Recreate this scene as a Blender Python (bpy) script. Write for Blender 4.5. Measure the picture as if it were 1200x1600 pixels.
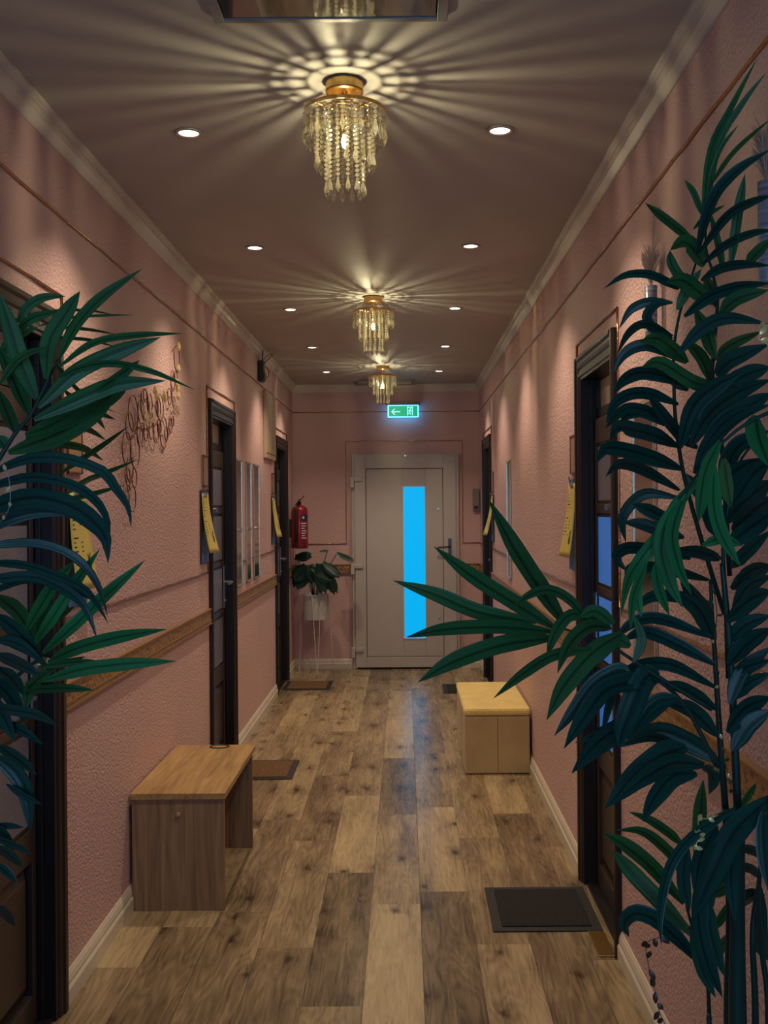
import bpy, bmesh, math, random
from mathutils import Vector, Matrix, Quaternion

PI = math.pi
rnd = random.Random(7)
for o in list(bpy.data.objects):
    bpy.data.objects.remove(o)
SC = bpy.context.scene
COL = SC.collection

# ------------------------------------------------------------------ camera
FPX, HC, VX, VY, ROLL = 1650.0, 1.55, 632.0, 793.0, 0.0079
cd = bpy.data.cameras.new('camera')
cd.sensor_width = 36.0
cd.lens = FPX / 1600.0 * 36.0
cd.shift_x = -(VX - 600) / 1600.0
cd.shift_y = (VY - 800) / 1600.0
cd.clip_start = 0.02
cam = bpy.data.objects.new('camera', cd)
COL.objects.link(cam)
cam.matrix_world = Matrix.Translation((0, 0, HC)) @ Matrix.Rotation(PI / 2, 4, 'X') @ Matrix.Rotation(-ROLL, 4, 'Z')
SC.camera = cam

# ------------------------------------------------------------------ exposure, world, light levels
SC.view_settings.view_transform = 'Standard'
SC.view_settings.look = 'None'
SC.view_settings.gamma = 1.0
SC.view_settings.use_curve_mapping = False
SC.view_settings.exposure = 0.12
SC.cycles.caustics_refractive = False
SC.cycles.caustics_reflective = False
SC.cycles.sample_clamp_indirect = 3.0
SC.cycles.max_bounces = 10
SC.cycles.diffuse_bounces = 4

BULB_E = 1300.0        # emission of the small chandelier bulbs
SPOT_W = 37.0         # watts of each recessed downlight
ASSUMED_DAY_W = 28.0        # bluish area lamp added behind the viewer as assumed daylight
PANE_E = 0.93          # dusk behind the frosted door glass
WARM = (1.0, 0.79, 0.54)

w = bpy.data.worlds.new('world')
SC.world = w
w.use_nodes = True
w.node_tree.nodes['Background'].inputs[0].default_value = (0.10, 0.16, 0.30, 1)
w.node_tree.nodes['Background'].inputs[1].default_value = 0.0

def at(px, py, Y):
    """point of the place seen at photo pixel (px, py), Y metres ahead"""
    a, b = px - VX, py - VY
    dx, dy = a - ROLL * b, b + ROLL * a
    return Vector((dx * Y / FPX, Y, HC - dy * Y / FPX))

lob = bpy.data.lights.new('assumed_daylight', 'AREA')  # added lamp, stands for assumed daylight from behind the viewer
lob.shape = 'RECTANGLE'; lob.size = 1.2; lob.size_y = 1.4
lob.energy = ASSUMED_DAY_W; lob.color = (0.36, 0.62, 1.0)
lo = bpy.data.objects.new('assumed_daylight', lob)
lo.location = (-0.17, -1.86, 1.6); lo.rotation_euler = (PI / 2, 0, 0)
COL.objects.link(lo)

# ------------------------------------------------------------------ helpers
def tag(o, label=None, cat=None, group=None, kind=None):
    if label: o['label'] = label
    if cat: o['category'] = cat
    if group: o['group'] = group
    if kind: o['kind'] = kind
    return o

def empty(name, loc=(0, 0, 0), rz=0.0, parent=None):
    o = bpy.data.objects.new(name, None)
    o.empty_display_size = 0.05
    COL.objects.link(o)
    o.location = loc; o.rotation_euler = (0, 0, rz)
    if parent: o.parent = parent
    return o

class MB:
    """collects shapes and links them as one mesh object"""
    def __init__(s): s.bm = bmesh.new()
    def box(s, a, b):
        x0, y0, z0 = [min(p, q) for p, q in zip(a, b)]
        x1, y1, z1 = [max(p, q) for p, q in zip(a, b)]
        v = [s.bm.verts.new(c) for c in ((x0,y0,z0),(x1,y0,z0),(x1,y1,z0),(x0,y1,z0),(x0,y0,z1),(x1,y0,z1),(x1,y1,z1),(x0,y1,z1))]
        for f in ((3,2,1,0),(4,5,6,7),(0,1,5,4),(1,2,6,5),(2,3,7,6),(3,0,4,7)):
            s.bm.faces.new([v[i] for i in f])
        return s
    def frustum(s, a, b, axis, inset):
        """box whose far face on +axis/-axis is inset (a raised panel)"""
        n0 = len(s.bm.verts)
        s.box(a, b); s.bm.verts.ensure_lookup_table()
        vs = list(s.bm.verts)[n0:]
        i = abs(axis) - 1; hi = max(a[i], b[i]); lo_ = min(a[i], b[i])
        t = hi if axis > 0 else lo_
        c = [(p + q) / 2 for p, q in zip(a, b)]
        for v in vs:
            if abs(v.co[i] - t) < 1e-7:
                for k in range(3):
                    if k != i: v.co[k] += inset * (1 if c[k] > v.co[k] else -1)
        return s
    def prism(s, prof, p0, ax_u, ax_v, ax_w, length):
        """profile (u,v) extruded along ax_w"""
        U, V, W = Vector(ax_u), Vector(ax_v), Vector(ax_w)
        p0 = Vector(p0)
        A = [s.bm.verts.new(p0 + U * u + V * v) for u, v in prof]
        B = [s.bm.verts.new(p0 + U * u + V * v + W * length) for u, v in prof]
        n = len(prof)
        for i in range(n):
            j = (i + 1) % n
            s.bm.faces.new((A[i], A[j], B[j], B[i]))
        s.bm.faces.new(A[::-1]); s.bm.faces.new(B)
        return s
    def tube(s, pts, r, seg=8, closed=False, cap=True):
        pts = [Vector(p) for p in pts]
        n = len(pts)
        rr = r if isinstance(r, (list, tuple)) else [r] * n
        rings = []; prev = None
        for i, p in enumerate(pts):
            if closed: t = pts[(i + 1) % n] - pts[i - 1]
            else: t = pts[min(i + 1, n - 1)] - pts[max(i - 1, 0)]
            t = t.normalized() if t.length > 1e-9 else Vector((0, 0, 1))
            if prev is None:
                u = t.orthogonal().normalized()
            else:
                u = prev - t * prev.dot(t)
                u = u.normalized() if u.length > 1e-6 else t.orthogonal().normalized()
            prev = u
            v = t.cross(u)
            rings.append([s.bm.verts.new(p + (u * math.cos(2*PI*k/seg) + v * math.sin(2*PI*k/seg)) * rr[i]) for k in range(seg)])
        m = n if closed else n - 1
        for i in range(m):
            a, b = rings[i], rings[(i + 1) % n]
            for k in range(seg):
                s.bm.faces.new((a[k], a[(k+1) % seg], b[(k+1) % seg], b[k]))
        if cap and not closed:
            s.bm.faces.new(rings[0][::-1]); s.bm.faces.new(rings[-1])
        return s
    def lathe(s, prof, c=(0, 0, 0), seg=32):
        """profile (r, z) revolved round z"""
        c = Vector(c); rings = []
        for r, z in prof:
            if r < 1e-6: rings.append([s.bm.verts.new(c + Vector((0, 0, z)))])
            else: rings.append([s.bm.verts.new(c + Vector((r*math.cos(2*PI*k/seg), r*math.sin(2*PI*k/seg), z))) for k in range(seg)])
        for a, b in zip(rings[:-1], rings[1:]):
            for k in range(seg):
                j = (k + 1) % seg
                if len(a) == 1 and len(b) == 1: continue
                if len(a) == 1: s.bm.faces.new((a[0], b[k], b[j]))
                elif len(b) == 1: s.bm.faces.new((a[k], a[j], b[0]))
                else: s.bm.faces.new((a[k], a[j], b[j], b[k]))
        return s
    def poly(s, pts, nvec, th):
        """flat outline given thickness th along nvec"""
        n = Vector(nvec) * th
        A = [s.bm.verts.new(Vector(p)) for p in pts]
        B = [s.bm.verts.new(Vector(p) + n) for p in pts]
        k = len(pts)
        s.bm.faces.new(A[::-1]); s.bm.faces.new(B)
        for i in range(k):
            j = (i + 1) % k
            s.bm.faces.new((A[i], A[j], B[j], B[i]))
        return s
    def grid(s, rows):
        R = [[s.bm.verts.new(p) for p in row] for row in rows]
        for a, b in zip(R[:-1], R[1:]):
            for k in range(len(a) - 1):
                s.bm.faces.new((a[k], a[k+1], b[k+1], b[k]))
        return s
    def build(s, name, m, parent=None, smooth=False, bevel=0.0, recalc=True):
        if recalc: bmesh.ops.recalc_face_normals(s.bm, faces=s.bm.faces)
        me = bpy.data.meshes.new(name)
        s.bm.to_mesh(me); s.bm.free()
        if smooth:
            for p in me.polygons: p.use_smooth = True
        me.materials.append(m)
        o = bpy.data.objects.new(name, me)
        COL.objects.link(o)
        if parent: o.parent = parent
        if bevel:
            b = o.modifiers.new('bevel', 'BEVEL'); b.width = bevel; b.segments = 2; b.limit_method = 'ANGLE'
        return o

def link_copy(o, parent=None):
    c = o.copy(); COL.objects.link(c)
    if parent: c.parent = parent
    return c

def copy_tree(o, parent=None):
    kids = list(o.children)
    c = link_copy(o, parent)
    for k in kids: copy_tree(k, c)
    return c

# ------------------------------------------------------------------ materials
def mat(name, col, rough=0.5, metal=0.0, bump=0.0, bscale=60.0, var=0.0, vscale=8.0, stretch=None, spec=0.5, coat=0.0,
        emit=None, estr=0.0, sheen=0.0, detail=3.0):
    m = bpy.data.materials.new(name); m.use_nodes = True
    nt = m.node_tree; b = nt.nodes['Principled BSDF']
    b.inputs['Base Color'].default_value = (*col, 1)
    b.inputs['Roughness'].default_value = rough
    b.inputs['Metallic'].default_value = metal
    b.inputs['Specular IOR Level'].default_value = spec
    b.inputs['Coat Weight'].default_value = coat
    b.inputs['Sheen Weight'].default_value = sheen
    if emit:
        b.inputs['Emission Color'].default_value = (*emit, 1)
        b.inputs['Emission Strength'].default_value = estr
    tc = nt.nodes.new('ShaderNodeTexCoord')
    mp = nt.nodes.new('ShaderNodeMapping')
    nt.links.new(tc.outputs['Object'], mp.inputs[0])
    if stretch: mp.inputs['Scale'].default_value = stretch
    nz = nt.nodes.new('ShaderNodeTexNoise')
    nz.inputs['Scale'].default_value = vscale; nz.inputs['Detail'].default_value = 4
    nt.links.new(mp.outputs[0], nz.inputs['Vector'])
    r = nt.nodes.new('ShaderNodeValToRGB')
    v = max(var, 0.03)
    r.color_ramp.elements[0].position = 0.3; r.color_ramp.elements[1].position = 0.7
    r.color_ramp.elements[0].color = (*[c * (1 - v) for c in col], 1)
    r.color_ramp.elements[1].color = (*[min(1, c * (1 + v)) for c in col], 1)
    nt.links.new(nz.outputs[0], r.inputs[0]); nt.links.new(r.outputs[0], b.inputs['Base Color'])
    if bump:
        n2 = nt.nodes.new('ShaderNodeTexNoise')
        n2.inputs['Scale'].default_value = bscale; n2.inputs['Detail'].default_value = detail
        nt.links.new(mp.outputs[0], n2.inputs['Vector'])
        bp = nt.nodes.new('ShaderNodeBump'); bp.inputs['Strength'].default_value = bump
        bp.inputs['Distance'].default_value = 0.01
        nt.links.new(n2.outputs[0], bp.inputs['Height']); nt.links.new(bp.outputs[0], b.inputs['Normal'])
    return m

def N(nt, typ, **kw):
    n = nt.nodes.new(typ)
    for k, v in kw.items():
        if k == 'op': n.operation = v
        else: n.inputs[int(k[1:])].default_value = v
    return n

def math_n(nt, op, a, b=None):
    n = nt.nodes.new('ShaderNodeMath'); n.operation = op
    for i, x in enumerate((a, b)):
        if x is None: continue
        if isinstance(x, (int, float)): n.inputs[i].default_value = x
        else: nt.links.new(x, n.inputs[i])
    return n.outputs[0]

def floor_material():
    m = bpy.data.materials.new('oak_laminate'); m.use_nodes = True
    nt = m.node_tree; L = nt.links; b = nt.nodes['Principled BSDF']
    tc = nt.nodes.new('ShaderNodeTexCoord'); sx = nt.nodes.new('ShaderNodeSeparateXYZ')
    L.new(tc.outputs['Object'], sx.inputs[0])
    X, Y = sx.outputs[0], sx.outputs[1]
    PW, PLN = 0.1925, 1.20
    u = math_n(nt, 'DIVIDE', math_n(nt, 'ADD', X, 10 * PW - 0.05), PW)
    row = math_n(nt, 'FLOOR', u); fu = math_n(nt, 'FRACT', u)
    wn = nt.nodes.new('ShaderNodeTexWhiteNoise'); wn.noise_dimensions = '1D'
    L.new(row, wn.inputs['W'])
    v = math_n(nt, 'ADD', math_n(nt, 'DIVIDE', Y, PLN), math_n(nt, 'MULTIPLY', wn.outputs[0], 5.0))
    idx = math_n(nt, 'FLOOR', v); fv = math_n(nt, 'FRACT', v)
    cx = nt.nodes.new('ShaderNodeCombineXYZ'); L.new(row, cx.inputs[0]); L.new(idx, cx.inputs[1])
    w2 = nt.nodes.new('ShaderNodeTexWhiteNoise'); w2.noise_dimensions = '2D'
    L.new(cx.outputs[0], w2.inputs['Vector'])
    # wood coordinates: shifted per plank
    sh = nt.nodes.new('ShaderNodeVectorMath'); sh.operation = 'MULTIPLY_ADD'
    L.new(w2.outputs['Color'], sh.inputs[0]); sh.inputs[1].default_value = (37, 53, 11)
    L.new(tc.outputs['Object'], sh.inputs[2])
    # fine grain
    mg = nt.nodes.new('ShaderNodeMapping'); mg.inputs['Scale'].default_value = (95, 5.0, 1)
    L.new(sh.outputs[0], mg.inputs[0])
    g1 = N(nt, 'ShaderNodeTexNoise'); g1.inputs['Scale'].default_value = 1.0; g1.inputs['Detail'].default_value = 6
    g1.inputs['Distortion'].default_value = 0.6
    L.new(mg.outputs[0], g1.inputs['Vector'])
    # cathedral rings
    mr = nt.nodes.new('ShaderNodeMapping'); mr.inputs['Scale'].default_value = (9, 1.3, 1)
    L.new(sh.outputs[0], mr.inputs[0])
    r1 = N(nt, 'ShaderNodeTexNoise'); r1.inputs['Scale'].default_value = 1.0; r1.inputs['Detail'].default_value = 2
    L.new(mr.outputs[0], r1.inputs['Vector'])
    rings = math_n(nt, 'SINE', math_n(nt, 'MULTIPLY', r1.outputs[0], 85.0))
    # broad streaks of tone
    ms = nt.nodes.new('ShaderNodeMapping'); ms.inputs['Scale'].default_value = (10, 1.6, 1)
    L.new(sh.outputs[0], ms.inputs[0])
    s1 = N(nt, 'ShaderNodeTexNoise'); s1.inputs['Scale'].default_value = 1.0; s1.inputs['Detail'].default_value = 3
    L.new(ms.outputs[0], s1.inputs['Vector'])
    # knots
    mk = nt.nodes.new('ShaderNodeMapping'); mk.inputs['Scale'].default_value = (7.5, 3.6, 1)
    dn = N(nt, 'ShaderNodeTexNoise'); dn.inputs['Scale'].default_value = 14.0
    L.new(sh.outputs[0], dn.inputs['Vector'])
    dv = nt.nodes.new('ShaderNodeVectorMath'); dv.operation = 'MULTIPLY_ADD'
    L.new(dn.outputs['Color'], dv.inputs[0]); dv.inputs[1].default_value = (0.055, 0.06, 0)
    L.new(sh.outputs[0], dv.inputs[2]); L.new(dv.outputs[0], mk.inputs[0])
    vo = nt.nodes.new('ShaderNodeTexVoronoi'); vo.voronoi_dimensions = '2D'; vo.inputs['Scale'].default_value = 1.0
    L.new(mk.outputs[0], vo.inputs['Vector'])
    sepc = nt.nodes.new('ShaderNodeSeparateColor'); L.new(vo.outputs['Color'], sepc.inputs[0])
    on = math_n(nt, 'LESS_THAN', sepc.outputs[0], 0.36)
    kr = nt.nodes.new('ShaderNodeMapRange'); kr.inputs['From Min'].default_value = 0.02; kr.inputs['From Max'].default_value = 0.15
    kr.inputs['To Min'].default_value = 1; kr.inputs['To Max'].default_value = 0
    L.new(vo.outputs['Distance'], kr.inputs[0])
    knot = math_n(nt, 'MULTIPLY', kr.outputs[0], on)
    halo = nt.nodes.new('ShaderNodeMapRange'); halo.inputs['From Min'].default_value = 0.05; halo.inputs['From Max'].default_value = 0.5
    halo.inputs['To Min'].default_value = 0.45; halo.inputs['To Max'].default_value = 0
    L.new(vo.outputs['Distance'], halo.inputs[0])
    hal = math_n(nt, 'MULTIPLY', halo.outputs[0], on)
    # tone 0..1
    t = math_n(nt, 'MULTIPLY', w2.outputs[0], 0.50)
    t = math_n(nt, 'ADD', t, math_n(nt, 'MULTIPLY', s1.outputs[0], 0.85))
    t = math_n(nt, 'ADD', t, math_n(nt, 'MULTIPLY', math_n(nt, 'SUBTRACT', g1.outputs[0], 0.5), 0.55))
    t = math_n(nt, 'ADD', t, math_n(nt, 'MULTIPLY', rings, 0.075))
    t = math_n(nt, 'SUBTRACT', t, math_n(nt, 'MULTIPLY', hal, 0.55))
    t = math_n(nt, 'SUBTRACT', t, 0.20)
    ramp = nt.nodes.new('ShaderNodeValToRGB'); cr = ramp.color_ramp
    cr.elements[0].position = 0.0; cr.elements[0].color = (0.075, 0.050, 0.030, 1)
    cr.elements[1].position = 1.0; cr.elements[1].color = (0.54, 0.415, 0.245, 1)
    e = cr.elements.new(0.35); e.color = (0.215, 0.152, 0.09, 1)
    e = cr.elements.new(0.65); e.color = (0.385, 0.288, 0.165, 1)
    L.new(t, ramp.inputs[0])
    mx = nt.nodes.new('ShaderNodeMix'); mx.data_type = 'RGBA'
    L.new(math_n(nt, 'MULTIPLY', knot, 0.9), mx.inputs[0]); L.new(ramp.outputs[0], mx.inputs[6])
    mx.inputs[7].default_value = (0.022, 0.014, 0.010, 1)
    # seams
    du = math_n(nt, 'MINIMUM', fu, math_n(nt, 'SUBTRACT', 1.0, fu))
    dvv = math_n(nt, 'MINIMUM', fv, math_n(nt, 'SUBTRACT', 1.0, fv))
    seam = math_n(nt, 'MINIMUM', math_n(nt, 'MULTIPLY', du, PW), math_n(nt, 'MULTIPLY', dvv, PLN))
    sr = nt.nodes.new('ShaderNodeMapRange'); sr.inputs['From Min'].default_value = 0.0; sr.inputs['From Max'].default_value = 0.0022
    sr.inputs['To Min'].default_value = 0.35; sr.inputs['To Max'].default_value = 1
    L.new(seam, sr.inputs[0])
    mm = nt.nodes.new('ShaderNodeMix'); mm.data_type = 'RGBA'; mm.blend_type = 'MULTIPLY'; mm.inputs[0].default_value = 1
    L.new(mx.outputs[2], mm.inputs[6]); L.new(sr.outputs[0], mm.inputs[7])
    L.new(mm.outputs[2], b.inputs['Base Color'])
    rr = nt.nodes.new('ShaderNodeMapRange'); rr.inputs['To Min'].default_value = 0.20; rr.inputs['To Max'].default_value = 0.36
    L.new(g1.outputs[0], rr.inputs[0]); L.new(rr.outputs[0], b.inputs['Roughness'])
    b.inputs['Specular IOR Level'].default_value = 0.5
    h = math_n(nt, 'ADD', math_n(nt, 'MULTIPLY', g1.outputs[0], 0.5), math_n(nt, 'MULTIPLY', rings, 0.22))
    h = math_n(nt, 'ADD', h, math_n(nt, 'MULTIPLY', sr.outputs[0], 1.2))
    bp = nt.nodes.new('ShaderNodeBump'); bp.inputs['Strength'].default_value = 0.30; bp.inputs['Distance'].default_value = 0.0012
    L.new(h, bp.inputs['Height']); L.new(bp.outputs[0], b.inputs['Normal'])
    return m

def wall_material():
    m = bpy.data.materials.new('pink_rough_plaster'); m.use_nodes = True
    nt = m.node_tree; L = nt.links; b = nt.nodes['Principled BSDF']
    tc = nt.nodes.new('ShaderNodeTexCoord')
    n1 = nt.nodes.new('ShaderNodeTexNoise'); n1.inputs['Scale'].default_value = 95; n1.inputs['Detail'].default_value = 3
    n1.inputs['Roughness'].default_value = 0.55
    n2 = nt.nodes.new('ShaderNodeTexVoronoi'); n2.feature = 'SMOOTH_F1'; n2.inputs['Scale'].default_value = 120
    n3 = nt.nodes.new('ShaderNodeTexNoise'); n3.inputs['Scale'].default_value = 1.2; n3.inputs['Detail'].default_value = 4
    for n in (n1, n2, n3): L.new(tc.outputs['Object'], n.inputs['Vector'])
    h = math_n(nt, 'ADD', n1.outputs[0], math_n(nt, 'MULTIPLY', n2.outputs[0], -0.5))
    bp = nt.nodes.new('ShaderNodeBump'); bp.inputs['Strength'].default_value = 0.85; bp.inputs['Distance'].default_value = 0.007
    L.new(h, bp.inputs['Height']); L.new(bp.outputs[0], b.inputs['Normal'])
    r = nt.nodes.new('ShaderNodeValToRGB')
    r.color_ramp.elements[0].position = 0.3; r.color_ramp.elements[0].color = (0.59, 0.385, 0.375, 1)
    r.color_ramp.elements[1].position = 0.7; r.color_ramp.elements[1].color = (0.65, 0.43, 0.42, 1)
    L.new(n3.outputs[0], r.inputs[0]); L.new(r.outputs[0], b.inputs['Base Color'])
    b.inputs['Roughness'].default_value = 0.50
    return m

def glass_material(name, col=(1, 1, 1), rough=0.0, ior=1.52):
    m = bpy.data.materials.new(name); m.use_nodes = True
    nt = m.node_tree; b = nt.nodes['Principled BSDF']
    b.inputs['Base Color'].default_value = (*col, 1)
    b.inputs['Roughness'].default_value = rough
    b.inputs['IOR'].default_value = ior
    b.inputs['Transmission Weight'].default_value = 1.0
    return m

def leaf_material(name, c1, c2, trans=0.35, rough=0.42, ribs=True):
    """green blade: darker midrib, fine lengthwise streaks (blade coordinate 'rib' runs -1..1 across the leaf)"""
    m = bpy.data.materials.new(name); m.use_nodes = True
    nt = m.node_tree; L = nt.links; b = nt.nodes['Principled BSDF']
    tc = nt.nodes.new('ShaderNodeTexCoord')
    nz = nt.nodes.new('ShaderNodeTexNoise'); nz.inputs['Scale'].default_value = 6
    L.new(tc.outputs['Object'], nz.inputs['Vector'])
    at_ = nt.nodes.new('ShaderNodeAttribute'); at_.attribute_name = 'rib'
    st = nt.nodes.new('ShaderNodeTexNoise'); st.noise_dimensions = '1D'; st.inputs['Scale'].default_value = 9.0; st.inputs['Detail'].default_value = 3
    L.new(at_.outputs['Fac'], st.inputs['W'])
    f = math_n(nt, 'ADD', math_n(nt, 'MULTIPLY', nz.outputs[0], 0.5), math_n(nt, 'MULTIPLY', st.outputs[0], 0.5)) if ribs else nz.outputs[0]
    r = nt.nodes.new('ShaderNodeValToRGB')
    r.color_ramp.elements[0].position = 0.38; r.color_ramp.elements[0].color = (*c1, 1)
    r.color_ramp.elements[1].position = 0.64; r.color_ramp.elements[1].color = (*c2, 1)
    L.new(f, r.inputs[0])
    col = r.outputs[0]
    if ribs:
        mr = nt.nodes.new('ShaderNodeMapRange'); mr.inputs['From Min'].default_value = 0.03; mr.inputs['From Max'].default_value = 0.24
        mr.inputs['To Min'].default_value = 0.38; mr.inputs['To Max'].default_value = 1.0
        L.new(math_n(nt, 'ABSOLUTE', at_.outputs['Fac']), mr.inputs[0])
        mm = nt.nodes.new('ShaderNodeMix'); mm.data_type = 'RGBA'; mm.blend_type = 'MULTIPLY'; mm.inputs[0].default_value = 1
        L.new(col, mm.inputs[6]); L.new(mr.outputs[0], mm.inputs[7]); col = mm.outputs[2]
    L.new(col, b.inputs['Base Color'])
    b.inputs['Roughness'].default_value = rough
    b.inputs['Specular IOR Level'].default_value = 0.35
    tr = nt.nodes.new('ShaderNodeBsdfTranslucent'); L.new(col, tr.inputs[0])
    mx = nt.nodes.new('ShaderNodeMixShader'); mx.inputs[0].default_value = trans
    L.new(b.outputs[0], mx.inputs[1]); L.new(tr.outputs[0], mx.inputs[2])
    L.new(mx.outputs[0], nt.nodes['Material Output'].inputs[0])
    return m

def relief_material():
    m = bpy.data.materials.new('gilded_relief'); m.use_nodes = True
    nt = m.node_tree; L = nt.links; b = nt.nodes['Principled BSDF']
    tc = nt.nodes.new('ShaderNodeTexCoord')
    wv = nt.nodes.new('ShaderNodeTexVoronoi'); wv.inputs['Scale'].default_value = 42
    nz = nt.nodes.new('ShaderNodeTexNoise'); nz.inputs['Scale'].default_value = 60; nz.inputs['Distortion'].default_value = 2.5
    L.new(tc.outputs['Object'], wv.inputs['Vector']); L.new(tc.outputs['Object'], nz.inputs['Vector'])
    h = math_n(nt, 'ADD', wv.outputs[0], nz.outputs[0])
    r = nt.nodes.new('ShaderNodeValToRGB')
    r.color_ramp.elements[0].position = 0.55; r.color_ramp.elements[0].color = (0.10, 0.045, 0.018, 1)
    r.color_ramp.elements[1].position = 1.05; r.color_ramp.elements[1].color = (0.42, 0.24, 0.10, 1)
    L.new(h, r.inputs[0]); L.new(r.outputs[0], b.inputs['Base Color'])
    b.inputs['Roughness'].default_value = 0.42; b.inputs['Metallic'].default_value = 0.35
    bp = nt.nodes.new('ShaderNodeBump'); bp.inputs['Strength'].default_value = 0.8; bp.inputs['Distance'].default_value = 0.006
    L.new(h, bp.inputs['Height']); L.new(bp.outputs[0], b.inputs['Normal'])
    return m

def wood_material(name, dark, light, sc=(4, 4, 60), rough=0.5):
    m = bpy.data.materials.new(name); m.use_nodes = True
    nt = m.node_tree; L = nt.links; b = nt.nodes['Principled BSDF']
    tc = nt.nodes.new('ShaderNodeTexCoord'); mp = nt.nodes.new('ShaderNodeMapping')
    mp.inputs['Scale'].default_value = sc
    L.new(tc.outputs['Object'], mp.inputs[0])
    nz = nt.nodes.new('ShaderNodeTexNoise'); nz.inputs['Scale'].default_value = 1.0; nz.inputs['Detail'].default_value = 6
    nz.inputs['Distortion'].default_value = 0.8
    L.new(mp.outputs[0], nz.inputs['Vector'])
    r = nt.nodes.new('ShaderNodeValToRGB')
    r.color_ramp.elements[0].position = 0.30; r.color_ramp.elements[0].color = (*dark, 1)
    r.color_ramp.elements[1].position = 0.72; r.color_ramp.elements[1].color = (*light, 1)
    L.new(nz.outputs[0], r.inputs[0]); L.new(r.outputs[0], b.inputs['Base Color'])
    b.inputs['Roughness'].default_value = rough
    bp = nt.nodes.new('ShaderNodeBump'); bp.inputs['Strength'].default_value = 0.2; bp.inputs['Distance'].default_value = 0.002
    L.new(nz.outputs[0], bp.inputs['Height']); L.new(bp.outputs[0], b.inputs['Normal'])
    return m

M = {}
M['wall'] = wall_material()
M['floor'] = floor_material()
M['ceiling'] = mat('ceiling_paint', (0.445, 0.425, 0.40), 0.55, bump=0.05, bscale=30)
M['white_trim'] = mat('white_gloss_trim', (0.66, 0.60, 0.50), 0.32, var=0.04)
M['cornice'] = mat('cornice_plaster', (0.58, 0.54, 0.48), 0.35, var=0.04)
M['gold_wire'] = mat('gold_wire', (0.55, 0.28, 0.12), 0.16, 1.0, bump=0.5, bscale=22)
M['gold'] = mat('polished_gold', (0.90, 0.58, 0.20), 0.22, 1.0)
M['relief'] = relief_material()
M['relief_edge'] = mat('gilded_edge', (0.30, 0.17, 0.07), 0.4, 0.3)
M['door'] = mat('espresso_wood', (0.013, 0.009, 0.010), 0.38, var=0.25, vscale=5, stretch=(20, 20, 1.5), spec=0.4)
M['door_panel'] = mat('espresso_panel', (0.040, 0.026, 0.022), 0.35, var=0.25, vscale=5, stretch=(20, 20, 1.5))
M['door_glass'] = mat('grey_frosted_glass', (0.19, 0.185, 0.25), 0.22, 0.0, bump=0.25, bscale=260)
M['door_glass_glow'] = mat('frosted_glass_with_added_glow', (0.08, 0.12, 0.20), 0.22, 0.0, bump=0.25, bscale=260, emit=(0.008, 0.085, 0.30), estr=0.85, var=0.1)  # blue glow put into the glass itself, no lit room stands behind
M['rain_glass'] = mat('textured_transom_glass', (0.75, 0.70, 0.62), 0.38, 0.85, bump=0.9, bscale=140)
M['steel'] = mat('brushed_steel', (0.55, 0.53, 0.50), 0.28, 1.0)
M['dark_steel'] = mat('dark_steel', (0.10, 0.095, 0.09), 0.3, 0.9)
M['pvc'] = mat('white_pvc', (0.50, 0.455, 0.43), 0.38, var=0.03)
M['pvc_gap'] = mat('door_gasket', (0.05, 0.05, 0.05), 0.7)
M['pane'] = mat('frosted_dusk_glass', (0.0, 0.05, 0.10), 0.3, emit=(0.0, 0.42, 0.86), estr=PANE_E, spec=0.2)
M['pane_bead'] = mat('glazing_bead', (0.60, 0.62, 0.62), 0.3)
M['crystal'] = glass_material('cut_crystal', (1.0, 0.97, 0.86))
nt_ = M['crystal'].node_tree
tr_ = nt_.nodes.new('ShaderNodeBsdfTranslucent'); tr_.inputs[0].default_value = (1.0, 0.93, 0.70, 1)
mx_ = nt_.nodes.new('ShaderNodeMixShader'); mx_.inputs[0].default_value = 0.20
nt_.links.new(nt_.nodes['Principled BSDF'].outputs[0], mx_.inputs[1]); nt_.links.new(tr_.outputs[0], mx_.inputs[2])
nt_.links.new(mx_.outputs[0], nt_.nodes['Material Output'].inputs[0])
M['bulb'] = mat('lit_bulb', (1, 0.9, 0.7), 0.4, emit=(1.0, 0.86, 0.50), estr=BULB_E)
M['lens'] = mat('lit_downlight_lens', (1, 0.9, 0.75), 0.4, emit=(1.0, 0.86, 0.66), estr=7.0)
M['chrome_trim'] = mat('satin_trim_ring', (0.45, 0.42, 0.38), 0.35, 0.7)
M['black_plastic'] = mat('black_plastic', (0.012, 0.012, 0.014), 0.4)
M['dark_hole'] = mat('dark_gap', (0.01, 0.01, 0.01), 0.8)
M['mirror_glass'] = mat('grey_mirror_glass', (0.085, 0.085, 0.092), 0.06, 0.0, spec=1.0, coat=1.0)
M['hatch_frame'] = mat('hatch_frame', (0.22, 0.22, 0.23), 0.4)
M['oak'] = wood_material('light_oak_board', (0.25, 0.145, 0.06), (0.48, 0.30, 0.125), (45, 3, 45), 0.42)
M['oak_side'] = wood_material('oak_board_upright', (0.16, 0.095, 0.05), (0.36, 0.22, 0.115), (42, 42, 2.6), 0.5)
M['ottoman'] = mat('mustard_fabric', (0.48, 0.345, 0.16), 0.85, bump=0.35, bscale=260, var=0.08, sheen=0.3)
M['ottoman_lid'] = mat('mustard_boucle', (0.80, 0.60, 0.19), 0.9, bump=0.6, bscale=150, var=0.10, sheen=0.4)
M['mat_dark'] = mat('charcoal_mat_pile', (0.013, 0.012, 0.011), 0.95, bump=1.0, bscale=160, var=0.5, vscale=90)
M['mat_rubber'] = mat('mat_rubber_edge', (0.012, 0.012, 0.013), 0.6)
M['mat_brown'] = mat('brown_coir_pile', (0.17, 0.085, 0.035), 0.95, bump=1.0, bscale=200, var=0.4, vscale=80)
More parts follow.
